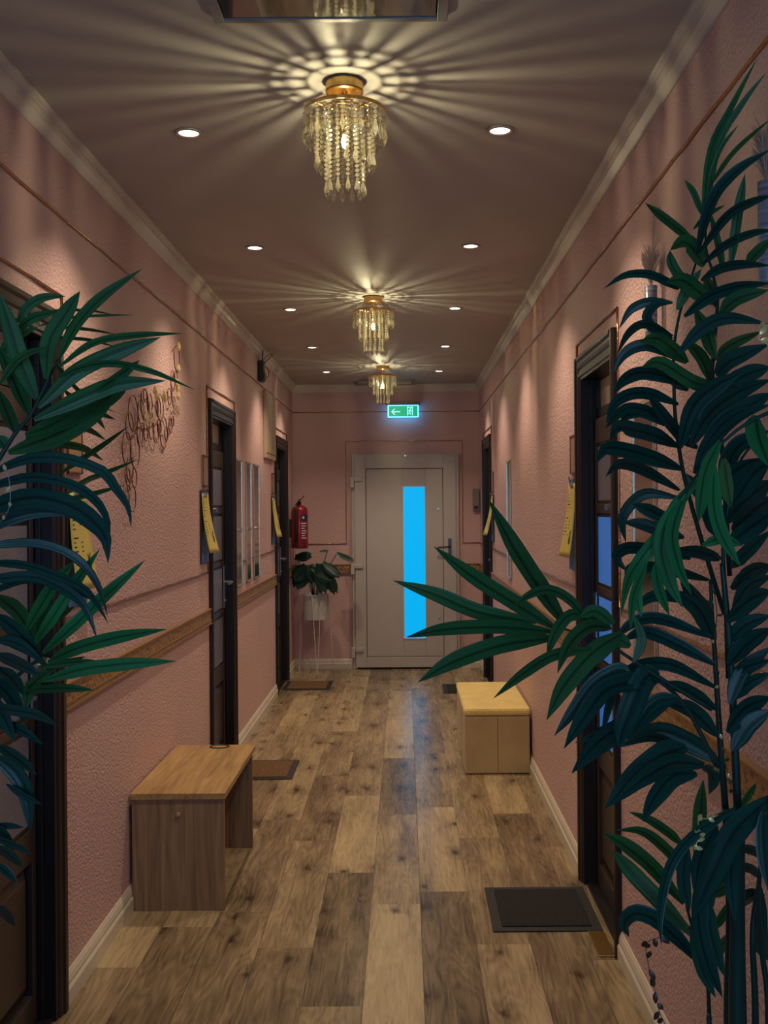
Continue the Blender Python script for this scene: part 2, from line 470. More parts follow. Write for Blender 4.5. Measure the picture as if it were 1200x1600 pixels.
M['red'] = mat('extinguisher_red', (0.22, 0.003, 0.014), 0.28, coat=0.4)
M['white_print'] = mat('white_print', (0.62, 0.58, 0.60), 0.5)
M['navy'] = mat('navy_label', (0.015, 0.02, 0.06), 0.5)
M['pot_white'] = mat('matt_white_pot', (0.55, 0.55, 0.53), 0.5)
M['soil'] = mat('dark_soil', (0.02, 0.014, 0.01), 0.95, bump=0.8, bscale=90)
M['white_metal'] = mat('white_wire', (0.60, 0.57, 0.55), 0.4)
M['monstera'] = leaf_material('monstera_leaf', (0.004, 0.030, 0.024), (0.009, 0.05, 0.030), 0.12, 0.4, ribs=False)
M['palm'] = leaf_material('palm_leaf', (0.022, 0.13, 0.050), (0.045, 0.22, 0.075), 0.36, 0.40)
M['palm_shaded'] = leaf_material('palm_leaf_shaded', (0.003, 0.048, 0.044), (0.009, 0.095, 0.070), 0.20, 0.36)  # dim bluish light on these fronds is put into the leaf colour
M['palm_fresh'] = leaf_material('palm_leaf_fresh', (0.022, 0.23, 0.085), (0.040, 0.34, 0.12), 0.42, 0.40)
M['palm_stem'] = leaf_material('palm_stem', (0.003, 0.035, 0.032), (0.006, 0.055, 0.040), 0.05, 0.45, ribs=False)
M['terracotta'] = mat('dark_planter', (0.05, 0.045, 0.045), 0.5)
M['vine_stem'] = mat('brown_vine', (0.10, 0.045, 0.025), 0.6)
M['vine_leaf'] = mat('bronze_vine_leaf', (0.075, 0.040, 0.024), 0.4)
M['pale_gold'] = mat('pale_gold_leaf', (0.85, 0.72, 0.30), 0.28, 0.45)
M['wire_white'] = mat('thin_silver_wire', (0.35, 0.35, 0.35), 0.3, 0.9)
M['paper'] = mat('yellow_paper', (0.62, 0.50, 0.14), 0.7, var=0.05)
M['ink'] = mat('dark_ink', (0.03, 0.025, 0.02), 0.7)
M['blue_card'] = mat('blue_card', (0.06, 0.16, 0.42), 0.5)
M['plate'] = mat('taupe_plate', (0.34, 0.20, 0.14), 0.4, var=0.05)
M['plate_pale'] = mat('pale_gold_plate', (0.46, 0.29, 0.14), 0.35, 0.3)
M['cabinet'] = mat('beige_enamel', (0.46, 0.36, 0.25), 0.4)
M['mirror_strip'] = mat('bronze_mirror', (0.62, 0.60, 0.44), 0.10, 1.0)
M['mirror_edge'] = mat('mirror_bevel', (0.60, 0.58, 0.50), 0.25, 0.6)
M['wallbox'] = mat('grey_plastic', (0.20, 0.18, 0.17), 0.5)
M['ring_wire'] = mat('copper_wire', (0.20, 0.085, 0.05), 0.32, 0.85)
M['exit_green'] = mat('exit_green_face', (0.0, 0.20, 0.08), 0.4, emit=(0.0, 0.42, 0.20), estr=0.85)
M['exit_white'] = mat('exit_white_sign', (0.6, 0.8, 0.8), 0.4, emit=(0.30, 0.85, 0.95), estr=1.0)
M['exit_edge'] = mat('exit_lit_edge', (0.2, 0.5, 0.8), 0.3, emit=(0.10, 0.50, 1.0), estr=3.2)
M['pampas'] = mat('dried_pampas', (0.52, 0.38, 0.28), 0.9)
M['tube_stripe'] = mat('ribbed_glass_tube', (0.30, 0.32, 0.38), 0.25, var=0.5, vscale=1.0, stretch=(0.1, 0.1, 120))
M['bronze'] = mat('bronze_strip', (0.40, 0.22, 0.07), 0.35, 0.9)
M['rope'] = mat('thin_cord', (0.40, 0.30, 0.22), 0.8)

# ------------------------------------------------------------------ setting
XL, XR, YE, YB, ZC = -1.075, 0.731, 10.19, -2.0, 2.737
DOORS_L = [(2.42, 3.285), (5.785, 6.64), (8.74, 9.60)]
DOORS_R = [(3.60, 4.405), (8.80, 9.65)]
AW, OH = 0.065, 2.085         # architrave width, opening height
WT = 0.16

def struct(o, label, cat):
    return tag(o, label, cat, kind='structure')

def side_wall(name, s, doors, label):
    X0 = XL if s < 0 else XR
    m = MB(); y = YB
    for a, b in doors:
        m.box((X0, y, 0), (X0 + s * WT, a + AW, ZC))
        m.box((X0, a + AW, OH), (X0 + s * WT, b - AW, ZC))
        y = b - AW
    m.box((X0, y, 0), (X0 + s * WT, YE + WT, ZC))
    return struct(m.build(name, M['wall']), label, 'wall')

struct(MB().box((XL - WT, YB - WT, -0.12), (XR + WT, YE + WT, 0)).build('floor', M['floor']), 'long corridor floor of knotty oak laminate planks', 'floor')
struct(MB().box((XL - WT, YB - WT, ZC), (XR + WT, YE + WT, ZC + 0.12)).build('ceiling', M['ceiling']), 'plain painted corridor ceiling', 'ceiling')
side_wall('wall_left', -1, DOORS_L, 'pink rough plaster wall on the left with three dark doors')
side_wall('wall_right', 1, DOORS_R, 'pink rough plaster wall on the right with two dark doors')
struct(MB().box((XL, YE, 0), (XR, YE + WT, ZC)).build('wall_far', M['wall']), 'pink end wall round the white door', 'wall')
# wall behind the viewer, with an assumed window; an added area lamp gives its blue light
m = MB()
wx0, wx1, wz0, wz1 = -0.80, 0.46, 0.85, 2.35
m.box((XL, YB, 0), (wx0, YB - WT, ZC)).box((wx1, YB, 0), (XR, YB - WT, ZC)).box((wx0, YB, 0), (wx1, YB - WT, wz0)).box((wx0, YB, wz1), (wx1, YB - WT, ZC))
struct(m.build('wall_near', M['wall']), 'pink wall behind the viewer', 'wall')
wn_ = struct(empty('assumed_window_1', ((wx0 + wx1) / 2, YB, wz0)), 'assumed unseen window behind the viewer', 'window')  # assumed window, out of view, set behind the added area lamp
m = MB(); cx_ = (wx0 + wx1) / 2
for a, b in (((wx0, wz0), (wx0 + .06, wz1)), ((wx1 - .06, wz0), (wx1, wz1)), ((wx0, wz0), (wx1, wz0 + .06)), ((wx0, wz1 - .06), (wx1, wz1)), ((cx_ - .03, wz0), (cx_ + .03, wz1))):
    m.box((a[0] - cx_, -0.10, a[1] - wz0), (b[0] - cx_, -0.03, b[1] - wz0))
m.build('assumed_window_frame', M['pvc'], wn_)
MB().box((wx0 + .05 - cx_, -0.08, .05), (wx1 - .05 - cx_, -0.075, wz1 - wz0 - .05)).build('assumed_window_pane', M['pane'], wn_)  # pane of the assumed window, glows by its own material

# cornice
CP = [(0, -0.070), (0.006, -0.070), (0.008, -0.063), (0.014, -0.055), (0.024, -0.042), (0.029, -0.028), (0.029, -0.022), (0.034, -0.021),
      (0.036, -0.014), (0.042, -0.011), (0.044, -0.005), (0.044, 0), (0, 0)]
m = MB(); m.prism(CP, (XL, YB, ZC), (1, 0, 0), (0, 0, 1), (0, 1, 0), YE - YB)
struct(m.build('trim_1', M['cornice']), 'white cornice along the top of the left wall', 'cornice')
m = MB(); m.prism(CP, (XR, YB, ZC), (-1, 0, 0), (0, 0, 1), (0, 1, 0), YE - YB)
struct(m.build('trim_2', M['cornice']), 'white cornice along the top of the right wall', 'cornice')
m = MB(); m.prism(CP, (XL, YE, ZC), (0, -1, 0), (0, 0, 1), (1, 0, 0), XR - XL)
struct(m.build('trim_3', M['cornice']), 'white cornice along the top of the end wall', 'cornice')

# baseboards
BP = [(0, 0), (0.017, 0), (0.0175, 0.05), (0.0145, 0.056), (0.012, 0.060), (0.0125, 0.070), (0.009, 0.085), (0.005, 0.093), (0.004, 0.097), (0, 0.097)]
def base_side(name, s, doors, label):
    X0 = XL if s < 0 else XR
    m = MB(); y = YB
    for a, b in doors + [(YE, None)]:
        if a > y: m.prism(BP, (X0, y, 0), (-s, 0, 0), (0, 0, 1), (0, 1, 0), a - y)
        y = b
    struct(m.build(name, M['white_trim']), label, 'baseboard')
base_side('baseboard_left', -1, DOORS_L, 'glossy white skirting board along the left wall')
base_side('baseboard_right', 1, DOORS_R, 'glossy white skirting board along the right wall')
m = MB()
m.prism(BP, (XL, YE, 0), (0, -1, 0), (0, 0, 1), (1, 0, 0), -0.51 - XL)
m.prism(BP, (0.53, YE, 0), (0, -1, 0), (0, 0, 1), (1, 0, 0), XR - 0.53)
struct(m.build('baseboard_far', M['white_trim']), 'white skirting board either side of the end door', 'baseboard')

# gilded dado rail
def dado(name, segs, label):
    m = MB()
    e = MB()
    for (p0, u, w_, ln) in segs:
        m.prism([(0, 0), (0.010, 0), (0.014, 0.012), (0.012, 0.028), (0.012, 0.078), (0.008, 0.085), (0, 0.085)], p0, u, (0, 0, 1), w_, ln)
        for z0, d in ((0.002, 0.019), (0.020, 0.016), (0.079, 0.017)):
            q = Vector(p0) + Vector((0, 0, z0))
            e.prism([(0, 0), (d, 0.001), (d, 0.007), (0, 0.009)], q, u, (0, 0, 1), w_, ln)
    r = struct(m.build(name, M['relief']), label, 'dado rail')
    e.build('dado_edge', M['relief_edge'], r)
ZD = 0.920
dado('trim_4', [((XL, a, ZD), (1, 0, 0), (0, 1, 0), b - a) for a, b in ((YB, 2.42), (3.285, 5.785), (6.64, 8.74), (9.60, YE))], 'gilded relief dado rail on the left wall')
dado('trim_5', [((XR, a, ZD), (-1, 0, 0), (0, 1, 0), b - a) for a, b in ((YB, 3.60), (4.405, 8.80), (9.65, YE))], 'gilded relief dado rail on the right wall')
dado('trim_6', [((XL, YE, ZD), (0, -1, 0), (1, 0, 0), -0.52 - XL), ((0.54, YE, ZD), (0, -1, 0), (1, 0, 0), XR - 0.54)], 'gilded relief dado rail on the end wall')

# thin gold wire rails
def wire(name, paths, label, r=0.0045, wob=0.002):
    m = MB()
    for path in paths:
        pts = []
        for p, q in zip(path[:-1], path[1:]):
            p, q = Vector(p), Vector(q)
            n = max(1, int((q - p).length / 0.12))
            for i in range(n):
                c = p.lerp(q, i / n)
                if i: c += Vector((rnd.uniform(-1, 1) * wob * 0.4, rnd.uniform(-1, 1) * wob * 0.4, rnd.uniform(-1, 1) * wob))
                pts.append(c)
        pts.append(Vector(path[-1]))
        m.tube(pts, r, 6)
    struct(m.build(name, M['gold_wire'], smooth=True), label, 'gold wire moulding')
o_ = 0.004
xl, xr, ye = XL + o_, XR - o_, YE - o_
ZR, ZT, ZM = 2.474, 2.223, 1.205
pl = [(xl, YB, ZM)]
for a, b in DOORS_L:
    pl += [(xl, a - .035, ZM), (xl, a - .035, ZT), (xl, b + .03, ZT), (xl, b + .03, ZM)]
pl += [(xl, ye, ZM)]
prt = [(xr, YB, ZM)]
for a, b in DOORS_R:
    prt += [(xr, a - .02, ZM), (xr, a - .02, ZT), (xr, b + .02, ZT), (xr, b + .02, ZM)]
prt += [(xr, ye, ZM)]
wire('trim_7', [[(xl, YB, ZR), (xl, ye, ZR)], pl], 'thin gold wire moulding of the left wall running over its doors')
wire('trim_8', [[(xr, YB, ZR), (xr, ye, ZR)], prt], 'thin gold wire moulding of the right wall running over its doors')
wire('trim_9', [[(xl, ye, ZR), (xr, ye, ZR)], [(xl, ye, ZM), (-.563, ye, ZM), (-.563, ye, 2.193), (.562, ye, 2.193), (.562, ye, ZM), (xr, ye, ZM)]], 'thin gold wire moulding of the end wall framing its door')

# ------------------------------------------------------------------ dark corridor doors
def dark_door(n, s, a, b, label, swing=0.0, hinge_far=True, knob=True):
    Xw = XL if s < 0 else XR
    yc = (a + b) / 2
    r = struct(empty('door_%d' % n, (Xw, yc, 0)), label, 'door')
    def X(u): return -s * u                 # u: towards the corridor
    ha, hb = a - yc, b - yc
    f = MB()
    for y0, y1 in ((ha, ha + AW), (hb - AW, hb)):
        sg = 1 if y0 == ha else -1
        yo, yi = (y0, y1) if sg > 0 else (y1, y0)
        f.prism([(yo, 0), (yo, .018), (yo + sg*.010, .022), (yo + sg*.034, .022), (yo + sg*.040, .016), (yo + sg*.055, .014), (yi, .010), (yi, 0)],
                (0, 0, 0), (0, 1, 0), (X(1), 0, 0), (0, 0, 1), 2.160)
    # jamb lining in the reveal with a stop
    for y0, y1 in ((ha + AW, ha + AW + .018), (hb - AW - .018, hb - AW)):
        f.box((X(.008), y0, 0), (X(-.15), y1, OH))
    for y0, y1 in ((ha + AW, ha + AW + .032), (hb - AW - .032, hb - AW)):
        f.box((X(-.026), y0, 0), (X(-.0435), y1, OH - .02))
    f.box((X(.008), ha + AW, OH - .022), (X(-.15), hb - AW, OH))
    f.build('door_frame', M['door'], r, bevel=0.002)
    l = MB()
    l.prism([(0, 2.065), (.006, 2.065), (.008, 2.074), (.014, 2.078), (.014, 2.090), (.010, 2.094), (.010, 2.106), (.017, 2.112), (.019, 2.124), (.015, 2.128), (.015, 2.138), (.022, 2.146), (.022, 2.160), (0, 2.160)],
            (0, ha + AW - .010, 0), (X(1), 0, 0), (0, 0, 1), (0, 1, 0), hb - ha - 2*AW + .020)
    l.build('door_lintel', M['door'], r)
    # transom
    y0, y1 = ha + AW + .018, hb - AW - .018
    t = MB()
    t.box((X(-.055), y0, 1.905), (X(-.095), y1, 1.945))
    t.box((X(-.055), y0, 1.945), (X(-.095), y0 + .03, OH - .022)).box((X(-.055), y1 - .03, 1.945), (X(-.095), y1, OH - .022))
    tr = t.build('transom', M['door'], r, bevel=.002)
    MB().box((X(-.070), y0 + .02, 1.94), (X(-.076), y1 - .02, OH - .025)).build('transom_pane', M['rain_glass'], tr)
    # leaf, hinged
    hy = y1 if hinge_far else y0
    L = MB()
    S = .045
    def P(u, y, z):
        return (X(-.045 + u), y, z)
    rails = [(.012, .10), (.50, .60), (.90, .93), (1.20, 1.23), (1.52, 1.56), (1.80, 1.90)]
    L.box(P(0, y0 + .002, .012), P(-.040, y0 + S, 1.90)).box(P(0, y1 - S, .012), P(-.040, y1 - .002, 1.90))
    for z0, z1 in rails:
        L.box(P(0, y0 + S, z0), P(-.040, y1 - S, z1))
    leaf = L.build('door_leaf', M['door_panel'], r, bevel=.003)
    # glazing bars bevels
    g = MB()
    for z0, z1 in ((.60, .90), (.93, 1.20), (1.23, 1.52), (1.56, 1.80)):
        for q0, q1, rr in ((z0, z0 + .014, 1), (z1 - .014, z1, 1)):
            g.box(P(-.004, y0 + S, q0), P(-.034, y1 - S, q1))
        g.box(P(-.004, y0 + S, z0), P(-.034, y0 + S + .012, z1)).box(P(-.004, y1 - S - .012, z0), P(-.034, y1 - S, z1))
    g.build('glazing_bead', M['door'], leaf, bevel=.004)
    for z0, z1 in ((.60, .90), (.93, 1.20), (1.23, 1.52), (1.56, 1.80)):
        MB().box(P(-.006, y0 + S, z0 + .005), P(-.014, y1 - S, z1 - .005)).build('door_pane', M['door_glass_glow' if n == 4 and z1 < 1.53 else 'door_glass'], leaf)
    pb = MB(); pb.frustum(P(-.030, y0 + S, .10), P(-.006, y1 - S, .50), -1 if s > 0 else 1, .045)
    pb.build('raised_panel', M['door_panel'], leaf, bevel=.002)
    if knob:
        hs = 1 if hinge_far is False else -1
        ky = (y1 - .03) if not hinge_far else (y0 + .03)
        h = MB()
        h.box(P(.006, ky - .02, .94), P(0, ky + .02, 1.20))
        h.tube([P(0, ky, 1.10), P(.045, ky, 1.10), P(.052, ky + hs * -.02, 1.10), P(.052, ky + hs * -.125, 1.098)], .009, 8)
        h.build('door_handle', M['steel'], leaf)
        MB().tube([P(.014, ky, .985), P(0, ky, .985)], .008, 8).build('lock_cylinder', M['steel'], leaf)
    MB().tube([P(.012, yc - yc + .02, 1.545), P(0, .02, 1.545)], .011, 10).build('peephole', M['steel'], leaf)
    if swing:
        # the leaf stands a touch ajar
        mw = Matrix.Translation((X(-.045), hy, 0)) @ Matrix.Rotation(swing, 4, 'Z') @ Matrix.Translation((-X(-.045), -hy, 0))
        leaf.matrix_local = mw
    # threshold
    MB().box((X(-.002), ha + AW, 0), (X(-.10), hb - AW, .010)).build('threshold', M['door'], r)
    # wall behind the leaf (the room beyond is shut)
    return r

dark_door(1, -1, *DOORS_L[0], 'dark brown glazed door nearest on the left, half hidden by the palm', hinge_far=False)
dark_door(2, -1, *DOORS_L[1], 'dark brown glazed door in the middle of the left wall', hinge_far=False)
dark_door(3, -1, *DOORS_L[2], 'dark brown glazed door at the far end of the left wall', hinge_far=False)
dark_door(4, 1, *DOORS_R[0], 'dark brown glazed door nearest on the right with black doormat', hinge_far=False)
dark_door(5, 1, *DOORS_R[1], 'dark brown glazed door at the far end of the right wall')

# ------------------------------------------------------------------ white end door
r = struct(empty('door_6', (0.01, YE, 0)), 'white end door with a tall narrow blue glass strip', 'door')
x0, x1 = -0.506, 0.524
def ex(x): return x - 0.01
f = MB()
f.box((ex(x0), -.045, 0), (ex(x0 + .045), 0, 2.066)).box((ex(x1 - .045), -.045, 0), (ex(x1), 0, 2.066)).box((ex(x0 + .045), -.045, 2.02), (ex(x1 - .045), 0, 2.066))
f.build('door_frame', M['pvc'], r, bevel=.004)
MB().box((ex(x0 + .02), -.020, 0), (ex(x1 - .02), -.001, 2.05)).build('door_gasket', M['pvc_gap'], r)
l = MB()
lx0, lx1, lz0, lz1 = x0 + .030, x1 - .030, .018, 2.040
px0, px1, pz0, pz1 = -0.372, 0.372, 0.118, 1.926
gx0, gx1, gz0, gz1 = -0.012, 0.198, 0.292, 1.752
# stiles and rails stand 10 mm proud of the inner panel
l.box((ex(lx0), -.066, lz0), (ex(px0), -.010, lz1)).box((ex(px1), -.066, lz0), (ex(lx1), -.010, lz1))
l.box((ex(px0), -.066, lz0), (ex(px1), -.010, pz0)).box((ex(px0), -.066, pz1), (ex(px1), -.010, lz1))
l.box((ex(px0 + .004), -.056, pz0 + .004), (ex(gx0), -.010, pz1 - .004)).box((ex(gx1), -.056, pz0 + .004), (ex(px1 - .004), -.010, pz1 - .004))
l.box((ex(gx0), -.056, pz0 + .004), (ex(gx1), -.010, gz0)).box((ex(gx0), -.056, gz1), (ex(gx1), -.010, pz1 - .004))
leaf = l.build('door_leaf', M['pvc'], r, bevel=.003)
g = MB()
for a, b in (((px0, pz0), (px0 + .006, pz1)), ((px1 - .006, pz0), (px1, pz1)), ((px0, pz0), (px1, pz0 + .006)), ((px0, pz1 - .006), (px1, pz1))):
    g.box((ex(a[0]), -.0575, a[1]), (ex(b[0]), -.05, b[1]))
g.build('panel_groove', M['pvc_gap'], leaf)
MB().box((ex(gx0), -.046, gz0), (ex(gx1), -.040, gz1)).build('glass_strip', M['pane'], leaf)
g = MB()
for a, b in (((gx0 - .006, gz0 - .006), (gx0 + .004, gz1 + .006)), ((gx1 - .004, gz0 - .006), (gx1 + .006, gz1 + .006)), ((gx0, gz0 - .006), (gx1, gz0 + .004)), ((gx0, gz1 - .004), (gx1, gz1 + .006))):
    g.box((ex(a[0]), -.060, a[1]), (ex(b[0]), -.046, b[1]))
g.build('glazing_bead', M['pane_bead'], leaf)
for z in (1.80, .965, .165):
    h = MB()
    h.box((ex(x0 - .012), -.075, z - .055), (ex(x0 + .024), -.044, z + .045))
    h.box((ex(x0 + .024), -.080, z + .005), (ex(x0 + .105), -.066, z + .045))
    h.build('hinge', M['pvc'], leaf, bevel=.004)
h = MB(); hx = ex(.432)
h.box((hx - .016, -.074, 1.02), (hx + .016, -.066, 1.25))
h.tube([(hx, -.070, 1.17), (hx, -.105, 1.17), (hx - .02, -.112, 1.17), (hx - .12, -.112, 1.165)], .010, 8)
h.build('door_handle', M['dark_steel'], leaf)
MB().tube([(hx, -.070, 1.06), (hx, -.085, 1.06)], .010, 10).build('lock_cylinder', M['steel'], leaf)
for z in (1.535, .498):
    MB().tube([(ex(.323), -.056, z), (ex(.323), -.064, z)], .011, 12).build('screw_cap', M['steel'], leaf)
MB().tube([(ex(.01), -.045, 2.046), (ex(.01), -.055, 2.046)], .008, 10).build('closer_pin', M['steel'], r)

# ------------------------------------------------------------------ recessed downlights
DL = empty('downlight', (0, 0, ZC))
t = MB(); t.lathe([(.031, -.001), (.033, -.006), (.040, -.007), (.044, -.004), (.045, 0), (.031, 0)], seg=28)
t.build('trim_ring', M['chrome_trim'], DL, smooth=True)
t = MB(); t.lathe([(0, -.0045), (.020, -.0045), (.030, -.003), (.0315, -.001)], seg=24)
t.build('lens', M['lens'], DL, smooth=True)
sp = bpy.data.lights.new('downlight_beam', 'SPOT')
sp.energy = SPOT_W; sp.color = WARM; sp.spot_size = math.radians(108); sp.spot_blend = 0.72; sp.shadow_soft_size = 0.022
spo = bpy.data.objects.new('downlight_beam', sp); COL.objects.link(spo); spo.parent = DL; spo.location = (0, 0, -.014)
rows = [(3.325, 'in the row nearest the viewer'), (4.795, 'in the second row from the viewer'), (6.29, 'in the third row, short of the middle chandelier'),
        (7.775, 'in the fourth row, past the middle chandelier'), (9.185, 'in the farthest row by the end wall')]
first = True
for Y, rl in rows:
    for x, sd in ((-.670, 'left'), (.310, 'right')):
        o = DL if first else copy_tree(DL)
        first = False
        o.location = (x, Y, ZC)
        tag(o, 'round recessed ceiling downlight on the %s %s' % (sd, rl), 'downlight', 'recessed ceiling downlights')

# ------------------------------------------------------------------ chandeliers
def bead(m, z, r, hgt, seg=8):
    m.lathe([(0, z + hgt/2), (r * .72, z + hgt * .26), (r, z), (r * .72, z - hgt * .26), (0, z - hgt/2)], seg=seg)

def strand_mesh(ztop, zbot):
    """one chain of cut beads ending in a long drop, hung at the origin"""
    m = MB()
    dl = .042
    n = int((ztop - zbot - dl) / .0125)
    for i in range(n):
        bead(m, ztop - .0065 - i * .0125, .0062, .0115)
    zt = ztop - n * .0125
    m.lathe([(0, zt), (.0042, zt - .004), (.0035, zt - .010), (.0072, zt - .024), (.0080, zt - .031), (.0045, zt - .038), (0, zbot)], seg=6)
    return m

CH = empty('chandelier', (0, 0, ZC))
m = MB(); m.lathe([(0, 0), (.050, 0), (.0525, -.003), (.0525, -.024), (.0535, -.027), (.0515, -.031), (.046, -.034), (.012, -.036), (0, -.036)], seg=40)
m.build('canopy', M['gold'], CH, smooth=False)
m = MB(); m.tube([(0, 0, -.036), (0, 0, -.092)], .004, 10); m.lathe([(0, -.034), (.010, -.036), (.010, -.044), (.005, -.050)], seg=16)
m.build('stem', M['gold'], CH, smooth=True)
m = MB()
m.lathe([(.1105, -.078), (.1125, -.078), (.1125, -.088), (.1105, -.088), (.1105, -.078)], seg=48)
m.lathe([(.0795, -.084), (.081, -.084), (.081, -.090), (.0795, -.090), (.0795, -.084)], seg=40)
m.lathe([(.052, -.084), (.054, -.084), (.054, -.090), (.052, -.090), (.052, -.084)], seg=32)
for k in range(4):
    a = PI/4 + k * PI/2
    m.tube([(.004*math.cos(a), .004*math.sin(a), -.088), (.111*math.cos(a), .111*math.sin(a), -.085)], .0022, 6)
for k in range(28):
    a = 2*PI*k/28
    m.lathe([(0, -.0765), (.0022, -.079), (0, -.0815)], (.1115*math.cos(a), .1115*math.sin(a), 0), 6)
m.build('ring_frame', M['gold'], CH)
m = MB(); m.lathe([(0, -.090), (.010, -.090), (.010, -.145), (.0075, -.150), (0, -.150)], seg=16)
m.build('bulb_holder', M['gold'], CH)
m = MB(); m.lathe([(0, -.150), (.005, -.151), (.0085, -.160), (.0092, -.168), (.0078, -.176), (.004, -.183), (0, -.186)], seg=16)
m.build('bulb', M['bulb'], CH, smooth=True)
for (rad, n, zb, ph) in ((.1115, 28, -.178, 0), (.0803, 20, -.250, .1), (.053, 12, -.322, .2)):
    proto = None
    for k in range(n):
        a = 2*PI*k/n + ph
        if proto is None:
            o = proto = strand_mesh(-.090, zb).build('crystal_strand', M['crystal'], CH)
        else:
            o = link_copy(proto, CH)
        o.location = (rad*math.cos(a), rad*math.sin(a), 0); o.rotation_euler = (0, 0, a + rnd.uniform(-.4, .4))
for i, ((x, Y), lb) in enumerate((((-.158, 2.942), 'nearest gold and crystal chandelier, largest of the three on the ceiling'),
                                  ((-.167, 5.946), 'middle gold and crystal chandelier of the three on the ceiling'),
                                  ((-.173, 8.851), 'farthest gold and crystal chandelier, next to the green exit sign'))):
    o = CH if i == 0 else copy_tree(CH)
    o.location = (x, Y, ZC)
    tag(o, lb, 'chandelier', 'crystal chandeliers along the ceiling')

# ------------------------------------------------------------------ ceiling hatches
def hatch(xa, xb, ya, yb, label):
    c = ((xa + xb) / 2, (ya + yb) / 2, ZC)
    r = tag(empty('ceiling_hatch', c), label, 'ceiling hatch')
    hx, hy = (xb - xa) / 2, (yb - ya) / 2
    m = MB(); b = .026
    m.box((-hx, -hy, 0), (-hx + b, hy, -.014)).box((hx - b, -hy, 0), (hx, hy, -.014)).box((-hx + b, hy - .02, 0), (hx - b, hy, -.014)).box((-hx + b, -hy, 0), (hx - b, -hy + .02, -.014))
    m.build('hatch_frame', M['hatch_frame'], r, bevel=.002)
    m = MB(); m.box((-hx + b, -hy + .02, 0), (hx - b, hy - .02, -.003)); m.build('gap', M['dark_hole'], r)
    m = MB(); m.box((-hx + b + .004, -hy + .024, 0), (hx - b - .004, hy - .024, -.011)); m.build('hatch_panel', M['mirror_glass'], r)
hatch(-.450, .113, 1.93, 2.552, 'grey mirrored ceiling hatch before the nearest chandelier, at the top edge')
hatch(-.462, .107, 9.76, 10.10, 'grey ceiling hatch by the end wall behind the farthest chandelier')

# ------------------------------------------------------------------ exit sign
r = tag(empty('exit_sign', (-.005, 10.10, 2.53)), 'glowing green emergency exit sign above the white end door', 'exit sign')
MB().box((-.155, -.012, 0), (.155, .088, .030)).build('housing', M['wallbox'], r, bevel=.003)
MB().box((-.148, -.004, -.118), (.148, .004, 0)).build('lit_plate', M['exit_edge'], r, bevel=.002)
MB().box((-.138, -.0065, -.109), (.138, -.004, -.008)).build('sign_face', M['exit_green'], r)
m = MB(); yy = -.0085
def quad(m, pts): m.poly([(x, yy, z) for x, z in pts], (0, 1, 0), .0018)
# doorway with running figure
for q in ([(.038, -.100), (.046, -.100), (.046, -.018), (.038, -.018)], [(.084, -.100), (.092, -.100), (.092, -.018), (.084, -.018)], [(.038, -.026), (.092, -.026), (.092, -.018), (.038, -.018)]):
    quad(m, q)
quad(m, [(.068 + .007*math.cos(k*PI/5), -.037 + .007*math.sin(k*PI/5)) for k in range(10)])
quad(m, [(.061, -.047), (.071, -.047), (.066, -.070), (.056, -.070)])
quad(m, [(.061, -.048), (.057, -.060), (.047, -.058), (.047, -.053), (.054, -.054), (.058, -.046)])
quad(m, [(.070, -.048), (.076, -.057), (.083, -.054), (.083, -.059), (.075, -.063), (.068, -.055)])
quad(m, [(.057, -.069), (.066, -.069), (.074, -.080), (.072, -.096), (.067, -.096), (.068, -.082)])
quad(m, [(.056, -.069), (.062, -.070), (.056, -.086), (.042, -.090), (.042, -.085), (.052, -.082)])
# arrow
quad(m, [(-.115, -.064), (-.088, -.036), (-.076, -.036), (-.098, -.059), (-.030, -.059), (-.030, -.069), (-.098, -.069), (-.076, -.092), (-.088, -.092)])
m.build('pictogram', M['exit_white'], r)

# ------------------------------------------------------------------ fire extinguisher
r = tag(empty('fire_extinguisher', (-.978, 9.84, 1.178)), 'red fire extinguisher hung in the far left corner', 'fire extinguisher')
m = MB(); m.lathe([(0, 0), (.070, 0), (.077, .006), (.079, .02), (.079, .340), (.074, .368), (.055, .388), (.026, .398), (.026, .406), (0, .406)], seg=32)
m.build('cylinder', M['red'], r, smooth=True)
m = MB(); m.lathe([(0, .400), (.016, .400), (.018, .425), (.012, .440), (0, .440)], seg=16)
m.tube([(0, 0, .44), (0, 0, .458)], .010, 8)
m.build('valve', M['black_plastic'], r)
m = MB(); m.box((-.012, -.075, .437), (.012, .02, .443)); m.prism([(0, .447), (.012, .447), (.05, .488), (.038, .492)], (-.0, -.0, 0), (1, 0, 0), (0, 0, 1), (0, 1, 0), .018)
m.build('squeeze_handle', M['red'], r)
m = MB(); m.tube([(-.01, -.02, .425), (-.030, -.065, .400), (-.026, -.088, .340), (-.024, -.090, .18), (-.026, -.088, .05)], .0105, 8)
m.build('hose', M['black_plastic'], r, smooth=True)
MB().tube([(-.026, -.088, .06), (-.026, -.088, .025)], .014, 8).build('nozzle', M['black_plastic'], r)
def on_cyl(x0, x1, z0, z1, rad=.0797):
    m = MB(); rows_ = []
    n = 8
    a0, a1 = math.asin(x0 / rad), math.asin(x1 / rad)
    for i in range(n + 1):
        a = a0 + (a1 - a0) * i / n
        rows_.append([(rad*math.sin(a), -rad*math.cos(a), z0), (rad*math.sin(a), -rad*math.cos(a), z1)])
    m.grid(rows_); return m
o = on_cyl(.020, .076, .255, .312); o.build('label', M['navy'], r)
m = MB(); m.lathe([(0, 0), (.012, 0)], seg=16)
ob = m.build('label_emblem', M['white_print'], r); ob.rotation_euler = (PI/2, 0, math.radians(31)); ob.location = (.0415, -.0687, .287)
